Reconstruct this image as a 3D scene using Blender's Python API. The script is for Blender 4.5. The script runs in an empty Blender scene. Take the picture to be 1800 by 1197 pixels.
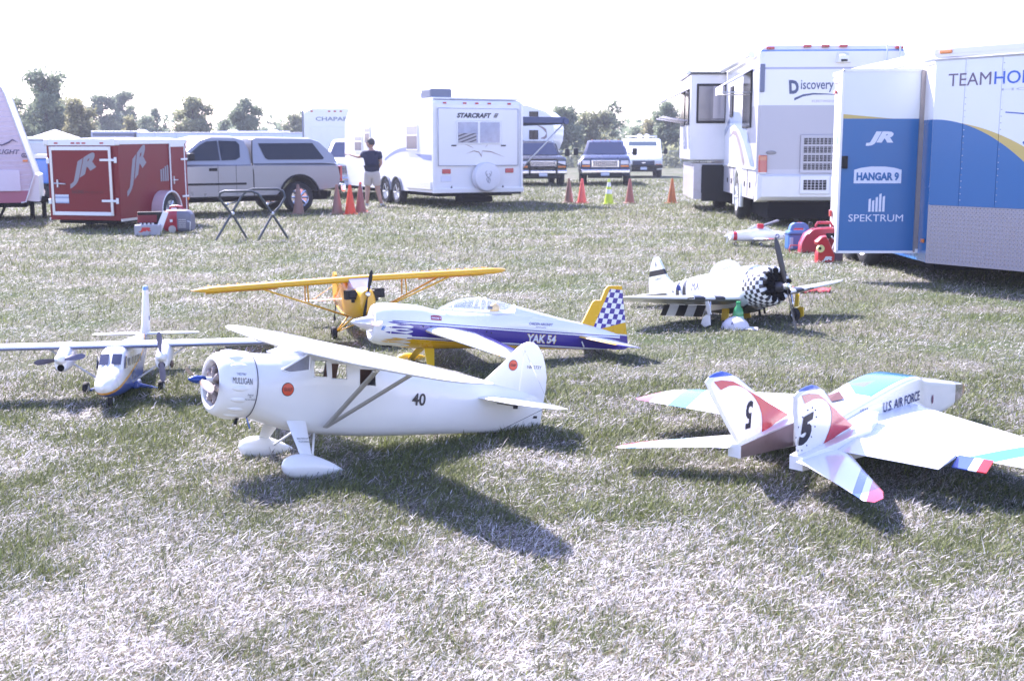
import bpy, bmesh, math, random
import numpy as np
from mathutils import Vector, Matrix, Euler
random.seed(7); rng = np.random.default_rng(7)
S = bpy.context.scene; COL = S.collection
R = math.radians; PI = math.pi
# ---------------------------------------------------------------- camera, world, sun, exposure
cd = bpy.data.cameras.new('camera'); cam = bpy.data.objects.new('camera', cd); COL.objects.link(cam)
cam.location = (0, 0, 1.6); cam.rotation_euler = (R(90 - 8.973), 0, 0)
cd.sensor_width = 36; cd.lens = 43.0; cd.clip_end = 3000; cd.clip_start = .05
cd.dof.use_dof = True; cd.dof.focus_distance = 6.6; cd.dof.aperture_fstop = 6.3
S.camera = cam
SUN_AZ, SUN_EL = R(124), R(45)
W = bpy.data.worlds.new('World'); S.world = W; W.use_nodes = True
nt = W.node_tree; nt.nodes.clear()
sky = nt.nodes.new('ShaderNodeTexSky'); sky.sky_type = 'NISHITA'; sky.sun_disc = False
sky.sun_elevation = SUN_EL; sky.sun_rotation = PI / 2 - SUN_AZ
sky.air_density = 1.0; sky.dust_density = .8; sky.ozone_density = 3.0; sky.altitude = 200
bg = nt.nodes.new('ShaderNodeBackground'); bg.inputs['Strength'].default_value = .14
wo = nt.nodes.new('ShaderNodeOutputWorld')
tint = nt.nodes.new('ShaderNodeVectorMath'); tint.operation = 'MULTIPLY'; tint.inputs[1].default_value = (1.12, .93, 1.12)
nt.links.new(sky.outputs[0], tint.inputs[0]); nt.links.new(tint.outputs[0], bg.inputs[0]); nt.links.new(bg.outputs[0], wo.inputs[0])
sd = bpy.data.lights.new('sun', 'SUN'); sd.energy = 4.8; sd.angle = R(.53); sd.color = (1, .935, .985)
so = bpy.data.objects.new('sun', sd); COL.objects.link(so)
dsun = Vector((math.cos(SUN_EL) * math.cos(SUN_AZ), math.cos(SUN_EL) * math.sin(SUN_AZ), math.sin(SUN_EL)))
so.rotation_euler = dsun.to_track_quat('Z', 'Y').to_euler(); so.location = (0, 0, 30)
S.view_settings.view_transform = 'Standard'; S.view_settings.look = 'None'
S.view_settings.gamma = 1; S.view_settings.use_curve_mapping = False; S.view_settings.exposure = 1.85
S.render.engine = 'CYCLES'; S.cycles.max_bounces = 8; S.cycles.transparent_max_bounces = 16
try: S.cycles.use_denoising = True
except Exception: pass

# ---------------------------------------------------------------- helpers
def cat(o, **k):
    for a, b in k.items():
        if b is not None: o['category' if a == 'cat' else a] = b
    return o
def root(name, label, c, loc=(0, 0, 0), rot=(0, 0, 0), group=None):
    o = bpy.data.objects.new(name, None); COL.objects.link(o); o.empty_display_size = .1
    o.location = loc; o.rotation_euler = [R(a) for a in rot]
    return cat(o, label=label, cat=c, group=group)

class MB:
    def __init__(s): s.v = []; s.f = []; s.m = []; s.sm = []; s.T = None
    def add(s, vs, fs, mat=0, smooth=False):
        b = len(s.v)
        if s.T is not None: vs = [tuple(s.T @ Vector(p)) for p in vs]
        s.v += [tuple(p) for p in vs]
        for f in fs: s.f.append([b + i for i in f]); s.m.append(mat); s.sm.append(smooth)
        return s
    def loft(s, rings, mat=0, caps=True, smooth=True, closed=True):
        n = len(rings[0]); vs = [p for r in rings for p in r]; fs = []
        for i in range(len(rings) - 1):
            for j in range(n if closed else n - 1):
                k = (j + 1) % n
                fs.append([i * n + j, i * n + k, (i + 1) * n + k, (i + 1) * n + j])
        s.add(vs, fs, mat, smooth)
        if caps:
            s.add(rings[0], [list(range(n))[::-1]], mat, False); s.add(rings[-1], [list(range(n))], mat, False)
        return s
    def box(s, c, d, mat=0, rot=None, bev=0):
        bm = bmesh.new(); bmesh.ops.create_cube(bm, size=1)
        for v in bm.verts: v.co = Vector((v.co.x * d[0], v.co.y * d[1], v.co.z * d[2]))
        if bev: bmesh.ops.bevel(bm, geom=bm.edges[:], offset=bev, segments=2, affect='EDGES', profile=.5)
        M = Matrix.Translation(c) @ (Euler([R(a) for a in rot]).to_matrix().to_4x4() if rot else Matrix())
        bm.verts.index_update()
        s.add([M @ v.co for v in bm.verts], [[v.index for v in f.verts] for f in bm.faces], mat, False); bm.free()
        return s
    def tube(s, pts, r, n=8, mat=0, smooth=True, caps=True):
        pts = [Vector(p) for p in pts]; rs = r if isinstance(r, (list, tuple)) else [r] * len(pts); rings = []; up = None
        for i, p in enumerate(pts):
            d = ((pts[min(i + 1, len(pts) - 1)] - pts[max(i - 1, 0)])).normalized()
            if up is None: up = Vector((0, 0, 1)) if abs(d.z) < .9 else Vector((1, 0, 0))
            a = d.cross(up).normalized(); up = a.cross(d).normalized()
            rings.append([p + (a * math.cos(t) + up * math.sin(t)) * rs[i] for t in [2 * PI * k / n for k in range(n)]])
        return s.loft(rings, mat, caps, smooth)
    def rev(s, prof, c=(0, 0, 0), axis='x', n=28, mat=0, smooth=True, caps=True):
        rings = []
        for a, r in prof:
            ring = []
            for k in range(n):
                t = 2 * PI * k / n; u, w = r * math.cos(t), r * math.sin(t)
                p = {'x': (a, u, w), 'y': (w, a, u), 'z': (u, w, a)}[axis]
                ring.append((p[0] + c[0], p[1] + c[1], p[2] + c[2]))
            rings.append(ring)
        return s.loft(rings, mat, caps, smooth)
    def prism(s, poly, axis, a, b, mat=0, side=None, smooth=False):
        """poly of 2D points extruded along axis between a and b."""
        def P(u, w, h): return {'x': (h, u, w), 'y': (u, h, w), 'z': (u, w, h)}[axis]
        n = len(poly); A = [P(u, w, a) for u, w in poly]; B = [P(u, w, b) for u, w in poly]
        s.add(A + B, [list(range(n))[::-1], [n + i for i in range(n)]], mat)
        s.add(A + B, [[i, (i + 1) % n, n + (i + 1) % n, n + i] for i in range(n)], mat if side is None else side, smooth)
        return s
    def wing(s, secs, axis='y', n=9, mat=0, caps=True):
        """secs: (span pos, x_le, x_te, offset, thickness); axis y = wing (offset z) or z = fin (offset y)."""
        rings = []
        for q, xl, xt, off, t in secs:
            c = xt - xl; up = []; lo = []
            for i in range(n + 1):
                u = (1 - math.cos(PI * i / n)) / 2
                th = t * (2.969 * math.sqrt(max(u, 0)) - 1.26 * u - 3.516 * u * u + 2.843 * u ** 3 - 1.015 * u ** 4)
                th = max(th, t * .03)
                up.append((xl + c * u, off + th * .62)); lo.append((xl + c * u, off - th * .42))
            ring = up + lo[::-1]
            rings.append([(x, q, o) if axis == 'y' else (x, o - 0, q) for x, o in ring])
        return s.loft(rings, mat, caps, True)
    def ell(s, c, r, n=12, mat=0, rot=None):
        rings = []
        for i in range(1, n // 2 + 2):
            a = -PI / 2 + PI * (i - .5) / (n // 2 + 1)
            rings.append([(math.cos(a) * math.cos(t), math.cos(a) * math.sin(t), math.sin(a)) for t in [2 * PI * k / n for k in range(n)]])
        M = Matrix.Translation(c) @ (Euler([R(a) for a in rot]).to_matrix().to_4x4() if rot else Matrix()) @ Matrix.Diagonal((*r, 1))
        rings = [[tuple(M @ Vector(p)) for p in q] for q in rings]
        return s.loft(rings, mat, True, True)
    def build(s, name, mats, parent=None, auto=None, **kw):
        me = bpy.data.meshes.new(name); me.from_pydata([tuple(p) for p in s.v], [], s.f)
        if not isinstance(mats, (list, tuple)): mats = [mats]
        for m in mats: me.materials.append(m)
        me.polygons.foreach_set('material_index', s.m); me.polygons.foreach_set('use_smooth', s.sm)
        me.update()
        bm = bmesh.new(); bm.from_mesh(me); bmesh.ops.remove_doubles(bm, verts=bm.verts, dist=1e-5)
        bmesh.ops.recalc_face_normals(bm, faces=bm.faces)
        for e in bm.edges:
            if len(e.link_faces) == 2 and e.calc_face_angle(0) > R(auto or 38): e.smooth = False
        bm.to_mesh(me); bm.free()
        o = bpy.data.objects.new(name, me); COL.objects.link(o)
        if parent: o.parent = parent
        return cat(o, **kw)

def copy_tree(o, parent=None):
    c = o.copy(); COL.objects.link(c); c.parent = parent
    for ch in list(o.children): copy_tree(ch, c)
    return c
def mirror_y(secs): return [(-q, a, b, o, t) for q, a, b, o, t in secs]

class Loft:
    """fuselage: sections (x, halfwidth, ztop, zbot, n)"""
    def __init__(s, secs): s.s = sorted(secs, key=lambda t: t[0])
    def at(s, x):
        S_ = s.s; i = 0
        while i < len(S_) - 2 and x > S_[i + 1][0]: i += 1
        p1, p2 = S_[i], S_[i + 1]; p0 = S_[max(i - 1, 0)]; p3 = S_[min(i + 2, len(S_) - 1)]
        h = p2[0] - p1[0]; t = min(max((x - p1[0]) / h, 0), 1); out = []
        for k in range(1, 5):
            m1 = (p2[k] - p0[k]) / (p2[0] - p0[0]) * h if p2[0] > p0[0] else 0
            m2 = (p3[k] - p1[k]) / (p3[0] - p1[0]) * h if p3[0] > p1[0] else 0
            out.append((2 * t ** 3 - 3 * t * t + 1) * p1[k] + (t ** 3 - 2 * t * t + t) * m1 + (-2 * t ** 3 + 3 * t * t) * p2[k] + (t ** 3 - t * t) * m2)
        return out
    def ring(s, x, n=36):
        w, zt, zb, e = s.at(x); zc = (zt + zb) / 2; h = (zt - zb) / 2; r = []
        for k in range(n):
            t = 2 * PI * k / n; c, q = math.cos(t), math.sin(t)
            r.append((x, w * math.copysign(abs(c) ** (2 / e), c), zc + h * math.copysign(abs(q) ** (2 / e), q)))
        return r
    def mesh(s, mb, x0, x1, steps=40, n=36, mat=0, caps=True):
        return mb.loft([s.ring(x0 + (x1 - x0) * i / steps, n) for i in range(steps + 1)], mat, caps, True)
    def y(s, x, z):
        w, zt, zb, e = s.at(x); zc = (zt + zb) / 2; h = (zt - zb) / 2; u = min(abs((z - zc) / h), .999)
        return w * (1 - u ** e) ** (1 / e)

# ---- materials
MATS = {}
class NB:
    def __init__(s, m): s.t = m.node_tree
    def math(s, op, a, b=None, c=None):
        n = s.t.nodes.new('ShaderNodeMath'); n.operation = op
        for i, q in enumerate((a, b, c)):
            if q is None: continue
            if isinstance(q, X): s.t.links.new(q.o, n.inputs[i])
            elif isinstance(q, (int, float)): n.inputs[i].default_value = q
        return X(s, n.outputs[0])
class X:
    def __init__(s, nb, o): s.nb = nb; s.o = o
    def __add__(s, b): return s.nb.math('ADD', s, b)
    __radd__ = __add__
    def __sub__(s, b): return s.nb.math('SUBTRACT', s, b)
    def __rsub__(s, b): return s.nb.math('SUBTRACT', b, s)
    def __mul__(s, b): return s.nb.math('MULTIPLY', s, b)
    __rmul__ = __mul__
    def __lt__(s, b): return s.nb.math('LESS_THAN', s, b)
    def __gt__(s, b): return s.nb.math('GREATER_THAN', s, b)
    def abs(s): return s.nb.math('ABSOLUTE', s)
    def floor(s): return s.nb.math('FLOOR', s)
    def mod(s, b): return s.nb.math('FLOORED_MODULO', s, b)
    def sin(s): return s.nb.math('SINE', s)
    def sqrt(s): return s.nb.math('SQRT', s)
    def mx(s, b): return s.nb.math('MAXIMUM', s, b)
    def inv(s): return 1 - s
def mat(name, col=(.8, .8, .8), rough=.5, metal=0, coat=0, masks=None, var=.06, vscale=3, bump=0, bscale=40, alpha=1, trans=0, spec=.5, dirt=0, emis=None, coord='Object'):
    """procedural material; masks = fn(x, y, z) -> [(mask, colour), ...] painted in order"""
    if name in MATS: return MATS[name]
    m = bpy.data.materials.new(name); m.use_nodes = True; MATS[name] = m; t = m.node_tree; nb = NB(m)
    b = t.nodes['Principled BSDF']; b.inputs['Roughness'].default_value = rough; b.inputs['Metallic'].default_value = metal
    b.inputs['Coat Weight'].default_value = coat; b.inputs['Coat Roughness'].default_value = .08
    b.inputs['Specular IOR Level'].default_value = spec; b.inputs['Alpha'].default_value = alpha
    b.inputs['Transmission Weight'].default_value = trans
    tc = t.nodes.new('ShaderNodeTexCoord'); sx = t.nodes.new('ShaderNodeSeparateXYZ'); t.links.new(tc.outputs[coord], sx.inputs[0])
    x, y, z = [X(nb, sx.outputs[i]) for i in range(3)]
    rgb = t.nodes.new('ShaderNodeRGB'); rgb.outputs[0].default_value = (*col, 1); cur = rgb.outputs[0]
    for mk, c in (masks(x, y, z) if masks else []):
        mixn = t.nodes.new('ShaderNodeMix'); mixn.data_type = 'RGBA'; t.links.new(mk.o, mixn.inputs[0]); t.links.new(cur, mixn.inputs[6])
        if isinstance(c, X): t.links.new(c.o, mixn.inputs[7])
        else: mixn.inputs[7].default_value = (*c, 1)
        cur = mixn.outputs[2]
    if var:
        ns = t.nodes.new('ShaderNodeTexNoise'); ns.inputs['Scale'].default_value = vscale; ns.inputs['Detail'].default_value = 5; ns.inputs['Roughness'].default_value = .65
        t.links.new(tc.outputs[coord], ns.inputs[0])
        f = X(nb, ns.outputs[0]) * (2 * var) + (1 - var)
        vm = t.nodes.new('ShaderNodeVectorMath'); vm.operation = 'SCALE'; t.links.new(cur, vm.inputs[0]); t.links.new(f.o, vm.inputs['Scale']); cur = vm.outputs[0]
        rr = X(nb, ns.outputs[0]) * .25 + (rough - .1); t.links.new(rr.o, b.inputs['Roughness'])
    if dirt:
        n2 = t.nodes.new('ShaderNodeTexNoise'); n2.inputs['Scale'].default_value = vscale * 2.7; n2.inputs['Detail'].default_value = 8
        t.links.new(tc.outputs[coord], n2.inputs[0])
        mr = t.nodes.new('ShaderNodeMapRange'); t.links.new(n2.outputs[0], mr.inputs[0]); mr.inputs[1].default_value = .52; mr.inputs[2].default_value = .75; mr.inputs[4].default_value = dirt
        mx = t.nodes.new('ShaderNodeMix'); mx.data_type = 'RGBA'; t.links.new(mr.outputs[0], mx.inputs[0]); t.links.new(cur, mx.inputs[6]); mx.inputs[7].default_value = (.22, .19, .15, 1); cur = mx.outputs[2]
    t.links.new(cur, b.inputs['Base Color'])
    if bump:
        n3 = t.nodes.new('ShaderNodeTexNoise'); n3.inputs['Scale'].default_value = bscale; n3.inputs['Detail'].default_value = 4
        t.links.new(tc.outputs[coord], n3.inputs[0]); bp = t.nodes.new('ShaderNodeBump'); bp.inputs['Strength'].default_value = bump; bp.inputs['Distance'].default_value = .01
        t.links.new(n3.outputs[0], bp.inputs['Height']); t.links.new(bp.outputs[0], b.inputs['Normal'])
    if emis: b.inputs['Emission Color'].default_value = (*col, 1); b.inputs['Emission Strength'].default_value = emis
    return m
def glass(name, tint=(.9, .93, 1), tr=.75, rough=.03):
    if name in MATS: return MATS[name]
    m = bpy.data.materials.new(name); m.use_nodes = True; MATS[name] = m; t = m.node_tree; t.nodes.clear()
    o = t.nodes.new('ShaderNodeOutputMaterial'); mx = t.nodes.new('ShaderNodeMixShader'); a = t.nodes.new('ShaderNodeBsdfPrincipled'); b = t.nodes.new('ShaderNodeBsdfTransparent')
    a.inputs['Base Color'].default_value = (*tint, 1); a.inputs['Roughness'].default_value = rough; b.inputs[0].default_value = (*tint, 1)
    a.inputs['Coat Weight'].default_value = 1
    mx.inputs[0].default_value = tr; t.links.new(a.outputs[0], mx.inputs[1]); t.links.new(b.outputs[0], mx.inputs[2]); t.links.new(mx.outputs[0], o.inputs[0])
    return m
WHITE = (.8, .8, .79)
wht = mat('white_paint', WHITE, .3, coat=.4, var=.03)
wht2 = mat('white_gelcoat', (.78, .78, .78), .35, coat=.3, var=.04, vscale=.8, dirt=.12)
blk = mat('black_plastic', (.010, .010, .011), .5, spec=.3)
rub = mat('tyre_rubber', (.016, .016, .018), .75, bump=.3, bscale=60)
chrome = mat('chrome_metal', (.75, .75, .77), .18, metal=1, var=.03)
alu = mat('aluminium_trim', (.62, .63, .65), .35, metal=.85, var=.05)
steel = mat('grey_tube_steel', (.07, .08, .09), .4, metal=.5)
dglass = mat('dark_window_glass', (.010, .012, .020), .12, var=0, spec=.4)
red = mat('red_plastic', (.5, .02, .02), .4, var=.1)
redl = mat('red_lamp_lens', (.45, .02, .03), .2, coat=1)
amb = mat('amber_lamp_lens', (.8, .22, .03), .2, coat=1)
dark = mat('dark_underbody', (.008, .008, .009), .9, spec=.1)
plate = mat('licence_plate', (.6, .63, .7), .4, masks=lambda x, y, z: [((z * 60).sin() > .5, (.3, .35, .5))])
yel = mat('yellow_paint', (.78, .5, .02), .35, coat=.3)

# ---- lettering: filled outlines turned into mesh and laid on a surface
TXT = {}
def text_mesh(body, bold=0.0, shear=0.0, space=1.0):
    k = (body, bold, shear, space)
    if k in TXT: return TXT[k]
    cu = bpy.data.curves.new('lettering', 'FONT'); cu.body = body; cu.size = 1; cu.offset = bold; cu.shear = shear; cu.space_character = space
    cu.resolution_u = 3; cu.align_x = 'LEFT'
    o = bpy.data.objects.new('lettering', cu); COL.objects.link(o)
    dg = bpy.context.evaluated_depsgraph_get(); e = o.evaluated_get(dg); me = e.to_mesh()
    v = np.array([p.co[:2] for p in me.vertices]); f = [list(p.vertices) for p in me.polygons]
    e.to_mesh_clear(); bpy.data.objects.remove(o); bpy.data.curves.remove(cu)
    v = v - v.min(0); w, h = v.max(0); TXT[k] = (v / h, w / h, f)
    return TXT[k]
def lettering(body, parent, m, place, height, width=None, name='lettering', bold=0.0, shear=0.0, rot=0, flip=False):
    """place(u, v) -> 3D point, u,v centred metres on the surface"""
    if set(body) & set('MW'): bold = 0.0
    v, asp, f = text_mesh(body, bold, shear); w = width or asp * height; mb = MB(); pts = []
    cr, sr = math.cos(rot), math.sin(rot)
    for a, b in v:
        u, q = (a / asp - .5) * w, (b - .5) * height
        if flip: u = -u
        pts.append(place(u * cr - q * sr, u * sr + q * cr))
    mb.add(pts, f); me = bpy.data.meshes.new(name); me.from_pydata(mb.v, [], mb.f); me.materials.append(m)
    o = bpy.data.objects.new(name, me); COL.objects.link(o); o.parent = parent
    return o
def wheel(parent, c, r, w, rimr=.6, name='wheel', axis='y', tyre=None, rim=None, spokes=0):
    t = MB().rev([(-w / 2, r * .62), (-w / 2, r * .86), (-w * .36, r * .97), (-w * .2, r), (w * .2, r), (w * .36, r * .97), (w / 2, r * .86), (w / 2, r * .62)], axis=axis, n=24, caps=False)
    o = t.build(name, tyre or rub, parent); o.location = c
    h = MB()
    for s in (-1, 1):
        h.rev([(s * w * .3, .001), (s * w * .3, r * .18), (s * w * .16, r * .2), (s * w * .12, r * .5), (s * w * .46, r * rimr), (s * w * .5, r * rimr * 1.05), (s * w * .3, r * rimr * 1.06)], axis=axis, n=24)
        for k in range(spokes):
            a = 2 * PI * k / spokes
            d = (math.cos(a), math.sin(a)); p0, p1 = r * .15, r * rimr
            if axis == 'y': h.tube([(d[0] * p0, s * w * .34, d[1] * p0), (d[0] * p1, s * w * .42, d[1] * p1)], r * .07, 6)
    h.build('rim', rim or chrome, o)
    return o
# ---------------------------------------------------------------- ground and grass
def vnoise(x, y, seed=0):
    r = np.random.default_rng(seed); G = r.random((256, 256))
    xi = np.floor(x).astype(int); yi = np.floor(y).astype(int); fx = x - xi; fy = y - yi
    fx = fx * fx * (3 - 2 * fx); fy = fy * fy * (3 - 2 * fy)
    g = lambda a, b: G[a % 256, b % 256]
    return (g(xi, yi) * (1 - fx) + g(xi + 1, yi) * fx) * (1 - fy) + (g(xi, yi + 1) * (1 - fx) + g(xi + 1, yi + 1) * fx) * fy
def fbm(x, y, sc, seed=0, o=4):
    t = 0; a = 1; n = 0
    for i in range(o): t = t + a * vnoise(x * sc * 2 ** i + 13.7 * i, y * sc * 2 ** i + 7.1 * i, seed + i); n += a; a *= .55
    return t / n
def ground_mat():
    m = bpy.data.materials.new('dry_lawn_soil'); m.use_nodes = True; t = m.node_tree; b = t.nodes['Principled BSDF']
    b.inputs['Roughness'].default_value = .95; b.inputs['Specular IOR Level'].default_value = .1
    tc = t.nodes.new('ShaderNodeTexCoord')
    def noise(sc, d=6, r=.6):
        n = t.nodes.new('ShaderNodeTexNoise'); n.inputs['Scale'].default_value = sc; n.inputs['Detail'].default_value = d; n.inputs['Roughness'].default_value = r
        t.links.new(tc.outputs['Object'], n.inputs[0]); return n.outputs[0]
    def ramp(f, st):
        r = t.nodes.new('ShaderNodeValToRGB'); e = r.color_ramp.elements
        while len(e) < len(st): e.new(.5)
        for q, (p, c) in zip(e, st): q.position = p; q.color = (*c, 1)
        t.links.new(f, r.inputs[0]); return r.outputs[0]
    fine = ramp(noise(38, 8, .7), [(.32, (.03, .03, .02)), (.5, (.13, .12, .095)), (.68, (.36, .34, .30))])
    green = ramp(noise(40, 8, .7), [(.3, (.02, .03, .012)), (.55, (.07, .095, .04)), (.75, (.15, .17, .09))])
    pm = ramp(noise(.55, 7, .68), [(.42, (0, 0, 0)), (.6, (1, 1, 1))])
    mx = t.nodes.new('ShaderNodeMix'); mx.data_type = 'RGBA'; t.links.new(pm, mx.inputs[0]); t.links.new(fine, mx.inputs[6]); t.links.new(green, mx.inputs[7])
    t.links.new(mx.outputs[2], b.inputs['Base Color'])
    bp = t.nodes.new('ShaderNodeBump'); bp.inputs['Strength'].default_value = .7; bp.inputs['Distance'].default_value = .03
    t.links.new(noise(45, 8, .75), bp.inputs['Height']); t.links.new(bp.outputs[0], b.inputs['Normal'])
    return m
gm = MB(); gm.add([(-700, -60, 0), (700, -60, 0), (700, 900, 0), (-700, 900, 0)], [[0, 1, 2, 3]])
gm.build('ground', ground_mat(), kind='structure')

def grass(name, N, y0, y1, pw, seg):
    u = rng.random(N); e = 2 - pw
    y = (y0 ** e + u * (y1 ** e - y0 ** e)) ** (1 / e); x = (rng.random(N) * 2 - 1) * (.47 * y + .5)
    g = fbm(x, y, 1.5, 3) * .55 + fbm(x, y, 6.5, 11, 3) * .45              # patchy green
    tuft = fbm(x, y, 4.2, 31, 2); dens = fbm(x, y, .45, 61, 3)
    gf = np.clip((g - .46) * 2.2 + .38 + .14 * np.clip((y - 5.0) / 1.0, -1.6, .6), .12, .80); isg = rng.random(N) < gf
    sc = np.maximum(1, (y / 7.0)) ** .55
    L = np.where(isg, .022 + .048 * rng.random(N) * (tuft * 1.7), .011 + .015 * rng.exponential(1, N).clip(0, 4)) * sc
    long = rng.random(N) < .012; L = np.where(long, L * 1.9, L)
    w = (.0006 + .0012 * rng.random(N) ** 1.5) * (np.maximum(y, 3) / 3.6) ** .85
    az = np.where(rng.random(N) < .18, rng.normal(.7, .5, N), rng.random(N) * 2 * PI)
    inc = np.where(isg, R(28) + rng.random(N) * R(48), R(3) + rng.random(N) ** 1.6 * R(52))
    z0 = rng.random(N) * .012 * np.where(isg, .3, 1.8)
    dx, dy = np.cos(az), np.sin(az); ch, sh = np.cos(inc), np.sin(inc); px, py = -dy, dx
    roll = rng.random(N) * PI; cr = np.cos(roll); 
    base = np.stack([x, y, z0], 1); D = np.stack([dx * ch, dy * ch, sh], 1)
    Pp = np.stack([px, py, np.sin(roll) * .5], 1); Pp /= np.linalg.norm(Pp, axis=1)[:, None]
    droop = np.stack([dx * .25, dy * .25, -sh * .42], 1) * (rng.random(N)[:, None] * .55)
    W_ = w[:, None]; L_ = L[:, None]
    tip = base + (D + droop * .9) * L_
    tip[:, 2] = np.maximum(tip[:, 2], .002)
    if seg:
        mid = base + (D * .5 + droop * .12) * L_
        V = np.stack([base - Pp * W_ * .3, base + Pp * W_ * .3, mid + Pp * W_, mid - Pp * W_, tip], 1).reshape(-1, 3)
        i = np.arange(N)[:, None] * 5; loops = np.concatenate([i + 0, i + 1, i + 2, i + 3, i + 3, i + 2, i + 4], 1).ravel(); tot = np.tile([4, 3], N); nv = 5
    else:
        V = np.stack([base - Pp * W_, base + Pp * W_, tip], 1).reshape(-1, 3); loops = np.arange(3 * N); tot = np.full(N, 3); nv = 3
    me = bpy.data.meshes.new(name); me.vertices.add(len(V)); me.vertices.foreach_set('co', V.astype(np.float32).ravel())
    me.loops.add(len(loops)); me.loops.foreach_set('vertex_index', loops.astype(np.int32))
    me.polygons.add(len(tot)); st = np.concatenate([[0], np.cumsum(tot)[:-1]]); me.polygons.foreach_set('loop_start', st.astype(np.int32))
    me.update(calc_edges=True)
    a = rng.random(N)[:, None]; b = rng.random(N)[:, None]
    straw = np.array([.17, .155, .14]) * (1 - a ** 1.3) + np.array([.74, .70, .70]) * a ** 1.1
    brown = np.array([.20, .15, .09]) * (1 - a) + np.array([.30, .24, .16]) * a
    straw = np.where(b < .20, brown * .7, straw) * (.50 + .95 * dens[:, None]) * (1 + .42 * np.clip((5.2 - y) / 1.5, 0, 1) - .35 * np.clip(gf - .35, 0, .5))[:, None]
    gr = np.array([.06, .075, .022]) * (1 - a) + np.array([.21, .235, .09]) * a
    gr = np.where(b < .06, np.array([.26, .30, .07]), gr)
    colr = np.where(isg[:, None], gr, straw); colr = np.concatenate([colr, np.ones((N, 1))], 1)
    at = me.color_attributes.new('blade', 'FLOAT_COLOR', 'POINT'); at.data.foreach_set('color', np.repeat(colr, nv, 0).astype(np.float32).ravel())
    o = bpy.data.objects.new(name, me); COL.objects.link(o); me.materials.append(blade_mat()); return cat(o, kind='stuff')
def blade_mat():
    if 'grass_blade' in MATS: return MATS['grass_blade']
    m = bpy.data.materials.new('grass_blade'); m.use_nodes = True; t = m.node_tree; b = t.nodes['Principled BSDF']; o = t.nodes['Material Output']
    a = t.nodes.new('ShaderNodeAttribute'); a.attribute_name = 'blade'; t.links.new(a.outputs[0], b.inputs['Base Color'])
    b.inputs['Roughness'].default_value = .55; b.inputs['Specular IOR Level'].default_value = .35
    tr = t.nodes.new('ShaderNodeBsdfTranslucent'); t.links.new(a.outputs[0], tr.inputs[0]); mx = t.nodes.new('ShaderNodeMixShader'); mx.inputs[0].default_value = .35
    t.links.new(b.outputs[0], mx.inputs[1]); t.links.new(tr.outputs[0], mx.inputs[2]); t.links.new(mx.outputs[0], o.inputs[0])
    MATS['grass_blade'] = m; return m
g1 = grass('grass', 640000, 2.9, 8.5, 1.25, True)
cat(g1, label='short dry straw and green lawn blades around the nearest planes', cat='grass')
g2 = grass('grass', 600000, 8.0, 60, 1.6, False)
cat(g2, label='short dry lawn blades stretching back to the parked vehicles', cat='grass')

# ---------------------------------------------------------------- trees, hedge, fence
bark = mat('tree_bark', (.09, .075, .06), .9, var=.3)
def leafm(n, c1, c2):
    m = bpy.data.materials.new(n); m.use_nodes = True; t = m.node_tree; b = t.nodes['Principled BSDF']; o = t.nodes['Material Output']
    a = t.nodes.new('ShaderNodeAttribute'); a.attribute_name = 'leaf'; mx = t.nodes.new('ShaderNodeMix'); mx.data_type = 'RGBA'
    t.links.new(a.outputs['Fac'], mx.inputs[0]); mx.inputs[6].default_value = (*c1, 1); mx.inputs[7].default_value = (*c2, 1)
    t.links.new(mx.outputs[2], b.inputs['Base Color']); b.inputs['Roughness'].default_value = .6
    tr = t.nodes.new('ShaderNodeBsdfTranslucent'); t.links.new(mx.outputs[2], tr.inputs[0]); ms = t.nodes.new('ShaderNodeMixShader'); ms.inputs[0].default_value = .5
    t.links.new(b.outputs[0], ms.inputs[1]); t.links.new(tr.outputs[0], ms.inputs[2]); t.links.new(ms.outputs[0], o.inputs[0]); return m
LEAF = [leafm('leaf_hazed_green', (.12, .15, .10), (.30, .35, .22)), leafm('leaf_hazed_olive', (.14, .16, .10), (.36, .37, .20)), leafm('leaf_hazed_yellow', (.14, .15, .08), (.38, .35, .18))]  # leaf colours made paler to carry part of the distance haze
def leaf_mesh(blobs, n, size, lm, seed):
    r = np.random.default_rng(seed); B = np.array(blobs); vol = B[:, 3] * B[:, 4]; p = vol / vol.sum(); k = r.choice(len(B), n, p=p)
    d = r.normal(size=(n, 3)); d /= np.linalg.norm(d, axis=1)[:, None]; rad = (.30 + .95 * r.random(n) ** .6)[:, None]
    c = B[k, :3] + d * rad * np.stack([B[k, 3], B[k, 3], B[k, 4]], 1) + r.normal(size=(n, 3)) * .17
    a = r.normal(size=(n, 3)); a /= np.linalg.norm(a, axis=1)[:, None]; b = np.cross(a, r.normal(size=(n, 3))); b /= np.linalg.norm(b, axis=1)[:, None]
    s = (size * (.5 + .8 * r.random(n)))[:, None]
    V = np.stack([c - a * s, c + b * s * .6, c + a * s, c - b * s * .6], 1).reshape(-1, 3)
    me = bpy.data.meshes.new('crown'); me.from_pydata(V.tolist(), [], np.arange(4 * n).reshape(-1, 4).tolist()); me.materials.append(lm)
    at = me.attributes.new('leaf', 'FLOAT', 'POINT'); cl = r.random(len(B))[k] * .6 + r.random(n) * .4
    at.data.foreach_set('value', np.repeat(cl, 4).astype(np.float32)); return me
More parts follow.
